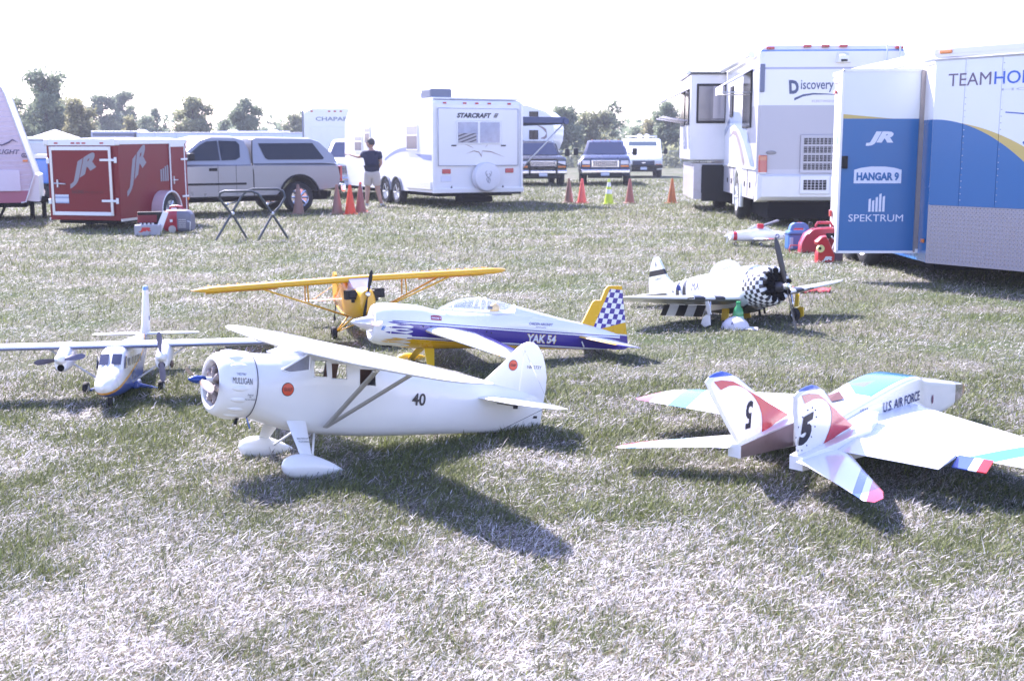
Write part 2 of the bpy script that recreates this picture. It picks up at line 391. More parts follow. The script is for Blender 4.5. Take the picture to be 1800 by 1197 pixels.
def make_tree(label, x, y, h, w, lm, seed, n=9000, gap=0, trunk_h=.16, group='trees along the far edge of the field'):
    r = random.Random(seed); t = root('broadleaf_tree', label, 'tree', (x, y, 0), group=group)
    tb = MB(); th = h * trunk_h; tr = h * .022 + .06
    tb.tube([(0, 0, -.1), (.05 * h * r.uniform(-.3, .3), 0, th), (.1 * r.uniform(-1, 1), .1, h * .55), (.2 * r.uniform(-1, 1), 0, h * .85)], [tr * 1.3, tr, tr * .6, tr * .12], 8)
    blobs = []; nb = 34 + gap * 8
    for i in range(nb):
        a = r.uniform(0, 2 * PI); zz = th * .55 + (h - th * .55) * ((i + .5) / nb) ** 1.15
        env = math.sin(PI * min(max((zz - th * .4) / (h * 1.06 - th * .4), 0), 1)) ** .6
        rr = w / 2 * env * r.uniform(.15, .95); br = w * r.uniform(.12, .20) * (.75 if gap else 1) * (1 - .35 * zz / h)
        px, py = rr * math.cos(a), rr * math.sin(a); blobs.append((px, py, min(zz, h - br * .8), br, br * r.uniform(.6, .85)))
        tb.tube([(0, 0, max(zz - rr * .7, th * .7)), (px * .5, py * .5, zz - rr * .25), (px, py, zz)], [tr * .35, tr * .22, tr * .06], 5)
    tb.build('trunk', bark, t)
    me = leaf_mesh(blobs, int(n * 1.7), .11 + h * .005, LEAF[lm], seed); o = bpy.data.objects.new('crown', me); COL.objects.link(o); o.parent = t
    return t
def px(xp, D): return (xp - 900) / 2150 * D / .9878 if False else (xp - 900) / 2150 * D
def treeat(label, xp, top, wp, D, lm, seed, **k):
    h = (259 - top) / 2150 * D + 1.6; make_tree(label, px(xp, D), D, h, wp / 2150 * D, lm, seed, **k)
treeat('tallest open-crowned tree at the left behind the white tent', 92, 131, 125, 92, 0, 1, n=9000, gap=1)
treeat('yellowish green tree leaning out right of the tallest one', 148, 182, 60, 88, 2, 2)
treeat('low olive tree between the slanted trailer nose and the tallest tree', 52, 205, 60, 96, 1, 21)
treeat('hazy rounded tree, left one of the hazy pair above the red trailer', 190, 172, 66, 135, 0, 3)
treeat('hazy taller tree, right one of the hazy pair above the red trailer', 228, 166, 62, 138, 0, 4)
treeat('small sparse tree above the front corner of the red trailer', 285, 194, 48, 130, 0, 5, n=2200, gap=1)
treeat('short yellow green tree low over the long white trailer roof', 238, 210, 34, 100, 2, 22, n=2600)
treeat('broad pointed olive tree above the silver pickup cab', 348, 176, 78, 105, 1, 6)
treeat('lone pointed tree above the middle of the camper shell', 436, 178, 62, 108, 0, 7)
treeat('little tree just left of the lone pointed one', 405, 212, 26, 118, 0, 23, n=2000)
treeat('broad low tree behind the open-crowned one at the left', 120, 176, 110, 112, 1, 31, n=9000)
treeat('rounded hazy tree between the hazy pair and the sparse tree', 262, 206, 46, 128, 0, 32, n=4000)
treeat('low hazy tree left of the cream trailer', 524, 204, 50, 125, 1, 8, n=3500)
treeat('dense dark tree right above the dark blue awning', 992, 191, 78, 104, 0, 9, n=7000)
treeat('spreading olive tree over the dark pickup truck', 1046, 200, 74, 106, 1, 10, n=6500)
treeat('thin wispy tree rising between the olive tree and the van', 1073, 182, 44, 112, 0, 11, n=1500, gap=1)
treeat('small rounded tree directly above the white van', 1110, 226, 40, 118, 0, 12, n=3000)
treeat('pale olive tree right of the white van', 1140, 214, 52, 110, 2, 13, n=4500)
treeat('tall dark tree beside the left edge of the motorhome', 1172, 184, 64, 106, 0, 14, n=6500)
treeat('dark tree mostly hidden behind the motorhome', 1215, 190, 70, 108, 0, 15)
treeat('low tree left of the dense dark one, mostly behind the fifth wheel', 945, 205, 60, 110, 1, 16)
bl = []
r_ = random.Random(5)
for i in range(230):
    x = -75 + i * .62; bl.append((x, 97 + r_.uniform(-.8, 1), r_.uniform(.4, 1.3), r_.uniform(.6, 1.2), r_.uniform(.5, 1.1)))
me = leaf_mesh(bl, 26000, .22, LEAF[1], 77); hd = bpy.data.objects.new('shrubbery', me); COL.objects.link(hd)
cat(hd, kind='stuff', label='grey green undergrowth and vines along the wire fence', cat='shrubbery')
bl = []
for i in range(260):
    x = -110 + i * .95; bl.append((x, 150 + r_.uniform(-6, 6), r_.uniform(.8, 3.6), r_.uniform(1.5, 3), r_.uniform(1.2, 2.8)))
me = leaf_mesh(bl, 30000, .4, LEAF[0], 78); hd = bpy.data.objects.new('woods', me); COL.objects.link(hd)
cat(hd, kind='stuff', label='low far wood fading to blue along the horizon', cat='woods')
galv = mat('galvanised_wire', (.42, .44, .45), .5, metal=.6)
fr = root('chain_link_fence', 'chain link fence at the far edge of the field behind the trucks', 'fence', (0, 93, 0))
rail = MB().tube([(-70, 0, 1.3), (70, 0, 1.3)], .025, 6); rail.build('top_rail', galv, fr)
pm = MB().tube([(0, 0, -.1), (0, 0, 1.36)], .035, 8); p0 = pm.build('post', galv, fr); p0.location = (-30, 0, 0)
for i in range(1, 19):
    c = p0.copy(); COL.objects.link(c); c.parent = fr; c.location = (-30 + i * 3.05, 0, 0)
wm = MB(); s = .16
for i in range(int(70 / s)):
    x = -35 + i * s
    for d in (1, -1):
        a, b = (x, x + d * 1.25); q = .006
        wm.add([(a - q, 0, .03), (a + q, 0, .03), (b + q, 0, 1.28), (b - q, 0, 1.28)], [[0, 1, 2, 3]])
wm.build('wire_mesh', galv, fr, kind='stuff')
HAZE = True
def haze():
    m = bpy.data.materials.new('haze_air'); m.use_nodes = True; t = m.node_tree; t.nodes.clear(); o = t.nodes.new('ShaderNodeOutputMaterial')
    v = t.nodes.new('ShaderNodeVolumePrincipled'); v.inputs['Color'].default_value = (.86, .9, 1, 1); v.inputs['Density'].default_value = .0007; v.inputs['Anisotropy'].default_value = .1
    t.links.new(v.outputs[0], o.inputs['Volume'])
    MB().box((0, 420, 5), (1420, 980, 12.2)).build('haze', m, kind='stuff')
# ================================================================ model planes (local axes: +x nose, +y left wing, +z up)
def sideplace(L, x0, z0, sgn=1, tilt=0, off=.003):
    """place text on a fuselage side; u runs towards the tail when sgn=1 (left side, nose at image left)"""
    ct, st = math.cos(tilt), math.sin(tilt)
    def f(u, v):
        x = x0 - sgn * (u * ct - v * st); z = z0 + u * st + v * ct
        return (x, sgn * (L.y(x, z) + off), z)
    return f
def finplace(x0, z0, y, sgn=1, tilt=0):
    ct, st = math.cos(tilt), math.sin(tilt)
    return lambda u, v: (x0 - sgn * (u * ct - v * st), y, z0 + u * st + v * ct)
def prop(parent, c, blades, length, width, m, hubr=.02, rot=0, tilt=0, name='propeller', hubm=None, hublen=.05):
    """two or more twisted blades turning about the x axis"""
    o = None; pr = bpy.data.objects.new(name, None); COL.objects.link(pr); pr.parent = parent; pr.location = c; pr.empty_display_size = .05
    for k in range(blades):
        mb = MB(); rings = []
        for i in range(11):
            s = i / 10; r = length * s; w = width * (.35 + 1.5 * s * (1 - s) ** .8 + .15 * s) * (1 if s < .98 else .5); tw = R(62 - 42 * s); th = width * .16 * (1 - .7 * s)
            ring = []
            for j in range(8):
                a = 2 * PI * j / 8; u, q = math.cos(a) * w / 2, math.sin(a) * th / 2
                ring.append((u * math.sin(tw) * .8 + q * math.cos(tw), u * math.cos(tw) - q * math.sin(tw), r))
            rings.append(ring)
        mb.T = Matrix.Rotation(rot + 2 * PI * k / blades, 4, 'X'); mb.loft(rings); mb.build('blade', m, pr)
    MB().rev([(-hublen * .5, hubr * .8), (-hublen * .3, hubr), (hublen * .3, hubr), (hublen * .5, hubr * .5)]).build('hub', hubm or m, pr)
    return pr

# ---------------- white high-wing cabin racer
def mulligan():
    t = root('model_airplane', 'white high-wing cabin model airplane with number 40 and teardrop wheel covers', 'model airplane', (-1.522, 5.781, .445), (1.74, -8.10, 214.16))
    paint = mat('ivory_white_paint', (.80, .80, .76), .33, coat=.5, var=.03, vscale=2, dirt=.04)
    brown = mat('brown_cabin_lining', (.36, .24, .18), .8); grey = mat('shaded_strut_white', (.40, .39, .36), .4)  # strut grey is white paint with its shade put into the colour
    inkm = mat('black_lettering', (.02, .02, .025), .4)
    L = Loft([(-2.06, .010, .03, -.165, 2), (-1.95, .022, .05, -.178, 2), (-1.7, .055, .09, -.19, 2.1), (-1.4, .09, .135, -.2, 2.3), (-1.15, .115, .172, -.208, 2.6), (-.95, .13, .205, -.212, 2.9), (-.75, .138, .222, -.208, 3.0), (-.56, .142, .222, -.198, 2.8), (-.44, .148, .200, -.178, 2.4), (-.33, .155, .192, -.150, 2.1), (-.24, .158, .192, -.124, 2)])
    mb = L.mesh(MB(), -2.06, -.24, 60, 48); fus = mb.build('fuselage', [paint, brown], t)
    # cabin openings: faces cut along the window edges and taken out, lined inside
    WIN = ((-.548, -.622, .102, .180), (-.646, -.733, .095, .172), (-.806, -.903, .066, .150))
    def cutwin(me):
     bm = bmesh.new(); bm.from_mesh(me)
     for x0, x1, z0, z1 in WIN:
        for co, no in (((x0, 0, 0), (1, 0, 0)), ((x1, 0, 0), (1, 0, 0)), ((0, 0, z0), (0, 0, 1)), ((0, 0, z1), (0, 0, 1)), ((0, 0, z0 - .045), (0, 0, 1))):
            bmesh.ops.bisect_plane(bm, geom=bm.verts[:] + bm.edges[:] + bm.faces[:], plane_co=co, plane_no=no, dist=1e-6)
     kill = []
     for f in bm.faces:
        c = f.calc_center_median()
        if any(x1 < c.x < x0 and z0 - (.045 if c.y < 0 else 0) < c.z < z1 for x0, x1, z0, z1 in WIN): kill.append(f)
     bmesh.ops.delete(bm, geom=kill, context='FACES'); bm.to_mesh(me); bm.free()
    cutwin(fus.data)
    LI = Loft([(x, w - .006, a - .006, b + .006, e) for x, w, a, b, e in L.s]); lin = LI.mesh(MB(), -1.0, -.50, 18, 40, caps=False).build('cabin_lining', brown, t)
    cutwin(lin.data); MB().box((-.75, 0, .035), (.5, .22, .006)).build('cabin_floor', brown, t)
    for x0, x1, za, zb, zc, zd in ((-.548, -.622, .102, .180, .180, .102), (-.646, -.733, .095, .172, .172, .095), (-.806, -.903, .066, .150, .150, .066)):
        for sg in (1, -1):
            f = MB(); P = [(x0, za), (x0, zb), (x1, zc), (x1, zd), (x0, za)]
            f.tube([(a, sg * (L.y(a, b) + .001), b) for a, b in P], .0035, 6); f.build('window_frame', paint, t)
    glz = mat('smoky_windscreen', (.22, .23, .27), .12, coat=1, var=.5, vscale=14)
    for sg in (1, -1):
        q = MB(); P = [(-.378, .128), (-.505, .208), (-.522, .203), (-.525, .092), (-.45, .108)]
        q.prism([(a, b) for a, b in P], 'y', sg * (L.y(-.47, .14) + .001), sg * (L.y(-.47, .14) + .006)); q.build('side_window', glz, t)
        MB().tube([(a, sg * (L.y(-.47, .14) + .006), b) for a, b in P + P[:1]], .0045, 6).build('window_frame', paint, t)
    ws = MB(); ws.add([(-.385, .10, .196), (-.385, -.10, .196), (-.51, -.105, .245), (-.51, .105, .245), (-.52, .105, .2), (-.52, -.105, .2)], [[0, 1, 2, 3], [0, 3, 4], [1, 5, 2]]); ws.build('windscreen', glass('clear_windscreen', (.85, .88, .95), .45), t)
    cowlm = paint
    c = MB().rev([(-.10, .012), (-.10, .108), (-.072, .112), (-.066, .122), (-.072, .138), (-.092, .153), (-.13, .163), (-.19, .168), (-.236, .166), (-.243, .161), (-.252, .158)], (0, 0, .034), n=48)
    cw = c.build('engine_cowl', cowlm, t)
    b = MB()
    for k in range(18):
        a = 2 * PI * (k + .5) / 18; b.T = Matrix.Translation((-.165, 0, .034)) @ Matrix.Rotation(a, 4, 'X'); b.ell((0, 0, .1585), (.050, .017, .0125), 14)
    b.T = None; b.build('rocker_blister', paint, cw, kind='stuff')
    MB().rev([(-.0995, .001), (-.0995, .11)], (0, 0, .034), n=32, caps=False).build('baffle', mat('engine_baffle', (.20, .15, .14), .6, var=.3, vscale=20), cw)
    e = MB()
    for k in range(7):
        a = 2 * PI * k / 7; e.T = Matrix.Translation((-.085, 0, .034)) @ Matrix.Rotation(a, 4, 'X'); e.rev([(.03, .014), (.055, .017), (.058, .012), (.062, .017), (.069, .012), (.072, .017), (.085, .012), (.092, .015)], axis='z', n=10)
    e.T = None; e.build('engine_cylinder', mat('brown_grey_casting', (.30, .25, .23), .5, var=.2), cw)
    wood = mat('pale_wood', (.42, .30, .21), .3, coat=.6, var=.15, vscale=25)
    MB().tube([(-.2465, .1625 * math.cos(a), .034 + .1625 * math.sin(a)) for a in [2 * PI * k / 40 for k in range(41)]], .0022, 5, caps=False).build('cowl_joint', mat('joint_dark_grey', (.10, .10, .12), .8), cw)  # dark line along the joint behind the cowl
    p = prop(t, (-.012, 0, .052), 2, .20, .052, wood, .02, rot=R(-98), hubm=mat('blue_spinner_nut', (.02, .06, .25), .25, metal=.4), hublen=.06)
    MB().rev([(.02, .018), (.035, .015), (.05, .008), (.058, .001)]).build('spinner', MATS['blue_spinner_nut'], p)
    MB().rev([(-.08, .016), (-.02, .016)], (0, 0, .0)).build('shaft', wht, p)
    # wing, one piece through the cabin roof
    secs = [(0, -.485, -.965, .222, .055), (.16, -.485, -.965, .224, .055), (.6, -.52, -.95, .222, .05), (1.0, -.565, -.90, .226, .038), (1.2, -.60, -.865, .228, .026), (1.30, -.635, -.835, .230, .018), (1.35, -.67, -.80, .231, .009), (1.367, -.71, -.765, .232, .003)]
    MB().wing(mirror_y(secs)[::-1] + secs[1:], n=12).build('wing', paint, t, auto=60)
    for sg in (1, -1):
        a = MB(); a.tube([(-.93, sg * .55, .229), (-.88, sg * 1.12, .232)], .0022, 5); a.build('aileron_gap', inkm, t)
        for x in (-.655, -.872):
            s = MB(); A = Vector((-.632, sg * .148, -.148)); B = Vector((x, sg * (.58 if x > -.7 else .555), .19 if x > -.7 else .182)); d = (B - A).normalized(); cx = Vector((1, 0, 0)); w = cx - d * cx.dot(d); w.normalize(); th = d.cross(w)
            s.loft([[P + w * math.cos(2 * PI * k / 10) * .017 + th * math.sin(2 * PI * k / 10) * .006 for k in range(10)] for P in (A, B)]); s.build('strut', grey, t)
        s = MB(); s.ell((-.655, sg * .572, .186), (.02, .012, .008), 8); s.build('strut_fitting', paint, t)
        # gear
        rings = []
        for f, xa, xb in ((0, -.43, -.535), (1, -.455, -.515)):
            y = sg * (.118 + (.262 - .118) * f); z = -.125 + (-.275 + .125) * f; n_ = 10; r = []
            for k in range(n_):
                u = 2 * PI * k / n_; r.append(((xa + xb) / 2 + (xa - xb) / 2 * math.cos(u), y + .009 * math.sin(u), z + .004 * math.sin(u)))
            rings.append(r)
        MB().loft(rings).build('landing_leg', paint, t)
        MB().tube([(-.60, sg * .09, -.19), (-.53, sg * .24, -.31)], .006, 6).build('drag_wire', paint, t)
        sp = Loft([(-.682, .004, -.336, -.350, 2), (-.65, .022, -.318, -.366, 2), (-.58, .042, -.288, -.381, 2), (-.5, .054, -.265, -.388, 2), (-.43, .054, -.264, -.382, 2), (-.385, .042, -.279, -.366, 2), (-.362, .022, -.300, -.342, 2), (-.356, .004, -.318, -.324, 2)])
        mb = sp.mesh(MB(), -.682, -.356, 26, 24); mb.v = [(x, y + sg * .272, z) for x, y, z in mb.v]; mb.build('wheel_cover', paint, t)
        MB().rev([(-.018, .02), (-.018, .05), (-.01, .062), (.01, .062), (.018, .05), (.018, .02)], (-.48, 0, 0), 'y', 16).build('wheel', rub, t).location = (0, sg * .272, -.338)
    fin = [(-1.60, .075), (-1.636, .082), (-1.775, .205), (-1.86, .292), (-1.895, .32), (-1.895, -.10), (-1.6, -.02)]
    MB().prism(fin, 'y', -.009, .009).build('fin', paint, t)
    rud = [(-1.899, -.17), (-1.899, .322), (-1.93, .334), (-1.965, .334), (-2.0, .312), (-2.035, .268), (-2.06, .212), (-2.08, .14), (-2.082, .06), (-2.074, -.02), (-2.068, -.13), (-2.05, -.162), (-2.0, -.172)]
    MB().prism(rud, 'y', -.008, .008).build('rudder', paint, t)
    st = [(.03, -1.56, -1.93, .012, .018), (.1, -1.60, -1.94, .012, .017), (.3, -1.665, -1.945, .012, .014), (.41, -1.735, -1.935, .012, .010), (.445, -1.79, -1.92, .012, .006), (.456, -1.85, -1.895, .012, .002)]
    for q in (st, mirror_y(st)): MB().wing(q).build('tailplane', paint, t, auto=60)
    for sg in (1, -1):
        MB().tube([(-1.905, sg * .011, .285), (-1.86, sg * .36, .014)], .0013, 5).build('bracing_wire', grey, t)
        MB().tube([(-1.78, sg * .03, -.17), (-1.86, sg * .34, .008)], .0014, 5).build('bracing_wire', inkm, t)
    h = MB(); h.box((-1.86, .035, -.035), (.028, .012, .022)); h.tube([(-1.72, .055, -.015), (-1.85, .04, -.03)], .002, 5); h.box((-1.99, .012, -.095), (.09, .006, .014)); h.build('control_horn', inkm, t, kind='stuff')
    h = MB(); h.rev([(-.012, .006), (-.012, .02), (.012, .02), (.012, .006)], (-1.80, 0, -.205), 'y', 14); h.tube([(-1.74, 0, -.185), (-1.80, 0, -.20)], .004, 6); h.build('tail_wheel', rub, t)
    MB().tube([(-.20, .05, -.12), (-.19, .055, -.155)], .009, 8).build('exhaust_pipe', blk, t)
    MB().tube([(-.245, .06, -.12), (-.265, .065, -.175)], .0035, 6).build('vent_tube', mat('blue_tubing', (.1, .2, .5), .4), t)
    # marks
    org = mat('orange_red_emblem', (.62, .06, .02), .35, coat=.3)
    def disc(place, r, nm, m):
        mb = MB(); n = 28; mb.add([place(0, 0)] + [place(r * math.cos(2 * PI * k / n), r * math.sin(2 * PI * k / n)) for k in range(n)], [[0, 1 + k, 1 + (k + 1) % n] for k in range(n)]); return mb.build(nm, m, t)
    disc(sideplace(L, -.408, .036, off=.0015), .0335, 'emblem_rim', inkm); disc(sideplace(L, -.408, .036, off=.003), .030, 'emblem', org)
    lettering('GULF', t, inkm, sideplace(L, -.408, .036, off=.0045), .016, .044, bold=.02)
    disc(finplace(-1.835, .198, .0105), .031, 'emblem_rim', inkm); disc(finplace(-1.835, .198, .0115), .028, 'emblem', org)
    lettering('GULF', t, inkm, finplace(-1.835, .198, .0125), .015, .040, bold=.02)
    lettering('40', t, inkm, sideplace(L, -1.178, .001, tilt=-.02), .066, .088, bold=.02)
    lettering('NR 273Y', t, inkm, finplace(-1.985, .192, .0095), .018, .10)
    def cow(x0, z0, off=.002):
        def f(u, v):
            x = x0 - u; r = .168 + off; z = min(max(z0 + v - .034, -.16), .16); return (x, math.sqrt(r * r - z * z), z + .034)
        return f
    lettering('MULLIGAN', t, inkm, cow(-.165, .072), .030, .100, bold=.02, rot=-.04)
    lettering('"MISTER"', t, inkm, cow(-.160, .103), .012, .05, rot=-.05)
    lettering('Powered', t, inkm, cow(-.21, .005), .009, .03, shear=.3)
    lettering('By', t, inkm, cow(-.212, -.006), .008, .012, shear=.3)
    lettering('P & W WASP', t, inkm, cow(-.212, -.018), .008, .052, bold=.02)
    lettering('BENDIX TROPHY RACE', t, inkm, lambda u, v: (-.480 - u, .2038 - .96 * v + .006 + .004, -.196 + v), .007, .06, bold=.01)
    lettering('TO LOS ANGELES', t, inkm, lambda u, v: (-.482 - u, .2165 - .96 * v + .006 + .004, -.209 + v), .007, .055, bold=.01)
    return t
mulligan()

# ---------------- aerobatic low/mid wing with flames
def yak():
    t = root('model_airplane', 'purple, white and yellow aerobatic model airplane lettered YAK 54 with checkered tail', 'model airplane', (-1.026, 8.784, .35), (.11, -7.14, 200.21))
    PU = (.055, .035, .26); YE = (.70, .40, .01); WH = (.80, .81, .78)
    def fm(x, y, z):
        w1 = (x * 23).sin(); fx = x + .30
        # flame tongues: the front border wobbles with height
        fl = (((z * 95) + x * 6).sin()).abs() * .10
        front = (x + fl * .5) < -.235
        up = (z < .024); lo = (z > -.069); band = up * lo * front
        thin = (z < .040) * (z > .033) * (x < -.12)
        fl2 = (((z * 120) + 1.2 + x * 5).sin()).abs() * .10
        yb = (z < -.088) * ((x + fl2 * .6) < -.225); thin2 = (z < -.079) * (z > -.086) * (x < -.25)
        return [(band, PU), (thin, PU), (thin2, PU), (yb, YE)]
    fp = mat('purple_white_yellow_scheme', WH, .22, coat=.8, var=.02, masks=fm)
    L = Loft([(-2.0, .014, .055, -.06, 2), (-1.85, .03, .085, -.078, 2.2), (-1.6, .055, .125, -.095, 2.4), (-1.3, .078, .158, -.112, 2.5), (-1.1, .092, .178, -.122, 2.5), (-.9, .104, .150, -.132, 2.5), (-.6, .115, .125, -.155, 2.4), (-.45, .124, .130, -.168, 2.2), (-.35, .132, .147, -.170, 2.1), (-.2, .148, .150, -.164, 2.05), (-.12, .150, .148, -.163, 2)])
    L.mesh(MB(), -2.0, -.12, 56, 40).build('fuselage', fp, t)
    c = MB().rev([(-.05, .01), (-.05, .095), (-.01, .10), (.002, .112), (-.004, .130), (-.03, .145), (-.08, .154), (-.121, .157)], (0, 0, -.008), n=44); cw = c.build('engine_cowl', fp, t)
    MB().rev([(-.048, .001), (-.048, .10)], (0, 0, -.008), n=30, caps=False).build('baffle', mat('engine_baffle', (.20, .15, .14), .6), cw)
    sp = MB().rev([(-.04, .052), (.0, .054), (.03, .05), (.075, .038), (.12, .02), (.142, .007), (.146, .001)], (0, 0, -.012), n=30); sp.build('spinner', mat('pearl_white_spinner', (.72, .70, .72), .15, metal=.35, coat=1), t)
    prop(t, (.0, 0, -.012), 2, .33, .055, mat('pinkish_laminated_wood', (.50, .34, .30), .25, coat=.8), .02, rot=R(-82))
    # canopy
    CL = Loft([(-1.17, .03, .19, .13, 2), (-1.1, .060, .206, .11, 2), (-.95, .082, .234, .10, 2.1), (-.79, .086, .244, .09, 2.1), (-.65, .078, .218, .09, 2.1), (-.55, .055, .165, .1, 2), (-.49, .015, .124, .1, 2)])
    CL.mesh(MB(), -1.10, -.50, 30, 32).build('canopy', glass('clear_canopy', (.88, .92, 1), .80), t, auto=60)
    TD = Loft([(-1.62, .03, .118, .05, 2), (-1.35, .055, .163, .06, 2), (-1.2, .066, .190, .06, 2), (-1.085, .072, .210, .06, 2)]); TD.mesh(MB(), -1.62, -1.085, 16, 30).build('turtle_deck', fp, t)
    for x in (-.585, -.80, -.845, -1.085):
        w, zt, zb, e = CL.at(x); f = MB(); zc = (zt + zb) / 2; h = (zt - zb) / 2 + .001
        f.tube([(x - .02 * math.sin(a) * (1 if x > -.7 else .4), (w + .001) * math.copysign(abs(math.cos(a)) ** (2 / e), math.cos(a)), zc + h * abs(math.sin(a)) ** (2 / e)) for a in [PI * k / 20 for k in range(21)]], .0055, 6); f.build('canopy_frame', wht, t)
    for sg in (1, -1): MB().tube([(x, sg * CL.y(x, .135) * 1.0, .135 + (x + .5) * -.02) for x in (-.53, -.62, -.75, -.9, -1.02, -1.09)], .008, 6).build('canopy_rail', wht, t)
    pl = MB(); pl.ell((-.94, 0, .172), (.040, .036, .042), 16, 0); pl.ell((-.935, 0, .138), (.030, .03, .022), 12, 0); pl.box((-.90, 0, .178), (.03, .062, .022), 1, bev=.006); pl.box((-.945, 0, .12), (.05, .075, .02), 2, bev=.005); pl.build('pilot_bust', [mat('helmet_yellow', (.75, .48, .1), .3), blk, mat('navy_cloth', (.03, .04, .12), .7)], t)
    MB().box((-.72, 0, .125), (.05, .08, .03), bev=.01).build('instrument_hood', wht, t)
    # wing
    def wm(x, y, z):
        ya = y.abs(); te = x + ya * .02
        return [((x < (ya * .10 - .80 + (ya * 6).sin() * .03)) * (ya > .12), PU), (x > (ya * -.25 - .352), YE)]
    wp = mat('yak_wing_film', WH, .22, coat=.8, var=.02, masks=wm)
    secs = [(.06, -.365, -.84, -.02, .062), (.35, -.44, -.85, -.024, .056), (.8, -.555, -.865, -.034, .044), (1.08, -.62, -.87, -.04, .034), (1.17, -.66, -.868, -.042, .024), (1.205, -.72, -.86, -.043, .008)]
    for q in (secs, mirror_y(secs)): MB().wing(q, n=12).build('wing', wp, t, auto=60)
    def chk(x, y, z):
        u = ((x * .94 + z * .15) * 27 + 40).floor(); v = (z * 24 + 40).floor(); ck = (u + v).mod(2) > .5
        reg = ((x + z * .10) < -1.79) + ((z > .2) * ((x + z * .55) < -1.71)); r2 = (x < (z * .42 - 1.955)) * (z > .06) * (z < (x * -.62 - .78))
        r3 = (x < (-1.80 + (z - .2) * -.33)) * (z > (x * -.32 - .50)) * (z < .40)
        return [(r3, WH), (r3 * ck, PU), ((z < .055) * (z > .045), WH), ((z < .045) * (z > -.2), PU), ((z < -.10), YE)]
    ft = mat('checkered_fin_film', YE, .25, coat=.8, var=.02, masks=chk)
    MB().prism([(-1.60, .115), (-1.668, .118), (-1.735, .288), (-1.752, .301), (-1.80, .304), (-1.828, .395), (-1.846, .419), (-1.87, .425), (-1.925, .428), (-1.935, .05), (-1.6, .06)], 'y', -.009, .009).build('fin', ft, t)
    MB().prism([(-1.938, .05), (-1.928, .429), (-1.965, .43), (-2.027, .179), (-2.085, -.043), (-2.06, -.062), (-1.95, -.07)], 'y', -.008, .008).build('rudder', ft, t)
    tm = mat('yak_tailplane_film', WH, .25, coat=.8, masks=lambda x, y, z: [(x > (y.abs() * -.42 - 1.645), YE), (y.abs() > .40, PU)])
    st = [(.02, -1.62, -1.93, .012, .022), (.12, -1.66, -1.95, .012, .020), (.38, -1.77, -1.965, .012, .014), (.455, -1.82, -1.968, .012, .008), (.468, -1.90, -1.96, .012, .002)]
    for q in (st, mirror_y(st)): MB().wing(q).build('tailplane', tm, t, auto=60)
    for sg in (1, -1):
        lg = MB(); A = (-.40, -.475), (-.385, -.435); rings = []
        for f in (0, .35, 1):
            y = sg * (.075 + .215 * f); z = -.155 - .15 * f; xc = -.44 + .03 * f; hw = .038 - .016 * f
            rings.append([(xc - hw, y - .004, z), (xc - hw, y + .004, z + .004), (xc + hw, y + .004, z + .004), (xc + hw, y - .004, z)])
        lg.loft(rings, smooth=False); lg.build('landing_leg', yel, t)
        P = Loft([(-.60, .004, -.292, -.305, 2), (-.52, .026, -.262, -.335, 2), (-.42, .036, -.25, -.345, 2), (-.35, .032, -.26, -.338, 2), (-.312, .012, -.285, -.31, 2)]); mb = P.mesh(MB(), -.60, -.312, 16, 20); mb.v = [(x, y + sg * .31, z) for x, y, z in mb.v]; mb.build('wheel_cover', yel, t)
        MB().rev([(-.015, .015), (-.015, .042), (.015, .042), (.015, .015)], (-.42, sg * .31, -.318), 'y', 16).build('wheel', rub, t)
    tw = MB(); tw.tube([(-1.80, 0, -.085), (-1.86, 0, -.12), (-1.9, 0, -.118)], .004, 6); tw.rev([(-.008, .004), (-.008, .018), (.008, .018), (.008, .004)], (-1.9, 0, -.13), 'y', 12); tw.build('tail_wheel', blk, t)
    MB().box((-.14, .0, -.168), (.07, .03, .012), bev=.004).build('exhaust_stack', dark, t)
    rb = MB()
    for x, z in ((-.42, .01), (-.36, .012), (-.86, .006), (-.90, -.002)): rb.ell((x, L.y(x, z), z), (.006, .003, .006), 6)
    rb.build('bolt', blk, t)
    MB().tube([(-1.66, .058, -.02), (-1.68, .066, -.06)], .006, 6).build('control_horn', wht, t)
    def licks(nm, m, items):
        for x0_, z0_, ln, hh, bend in items:
            up_, lo_ = [], []
            for k in range(13):
                s_ = k / 12; w_ = hh * (math.sin(PI * min(s_ / .30, 1) / 2) if s_ < .30 else (1 - (s_ - .30) / .70) ** .8 * .75 + .25 * (1 - s_)); zc_ = z0_ + bend * s_ ** 1.5 * (1 - .3 * s_); x_ = x0_ - ln * s_
                up_.append((x_, zc_ + w_)); lo_.append((x_, zc_ - w_))
            P_ = up_ + lo_; q_ = MB(); q_.add([(a, L.y(min(a, -.121), b) + .0035 if a < -.121 else math.sqrt(max(.157 ** 2 - (b + .008) ** 2, 0)) + .002, b) for a, b in P_], [[i, i + 1, 14 + i, 13 + i] for i in range(12)]); q_.build(nm, m, t)
    licks('flame', mat('purple_flame', PU, .25, coat=.5), ((-.085, .026, .19, .0068, -.004), (-.150, .012, .13, .0062, .003), (-.095, -.010, .18, .0075, .006), (-.150, -.030, .13, .0075, .002), (-.075, -.048, .19, .0085, -.006)))
    licks('flame', mat('gold_flame', YE, .25, coat=.5), ((-.075, -.105, .18, .0065, .002), (-.13, -.092, .15, .006, -.002), (-.06, -.122, .2, .006, .0)))
    yl = mat('gold_outline', (.70, .50, .05), .4); wl = mat('white_lettering', (.75, .77, .85), .4); pul = mat('purple_lettering', PU, .4); rl = mat('maroon_label', (.30, .015, .05), .4)
    T = dict(tilt=.012)
    lettering('YAK 54', t, yl, sideplace(L, -1.317, -.022, off=.002, **T), .070, .250, bold=.055)
    lettering('YAK 54', t, wl, sideplace(L, -1.317, -.022, off=.0035, **T), .060, .238, bold=.02)
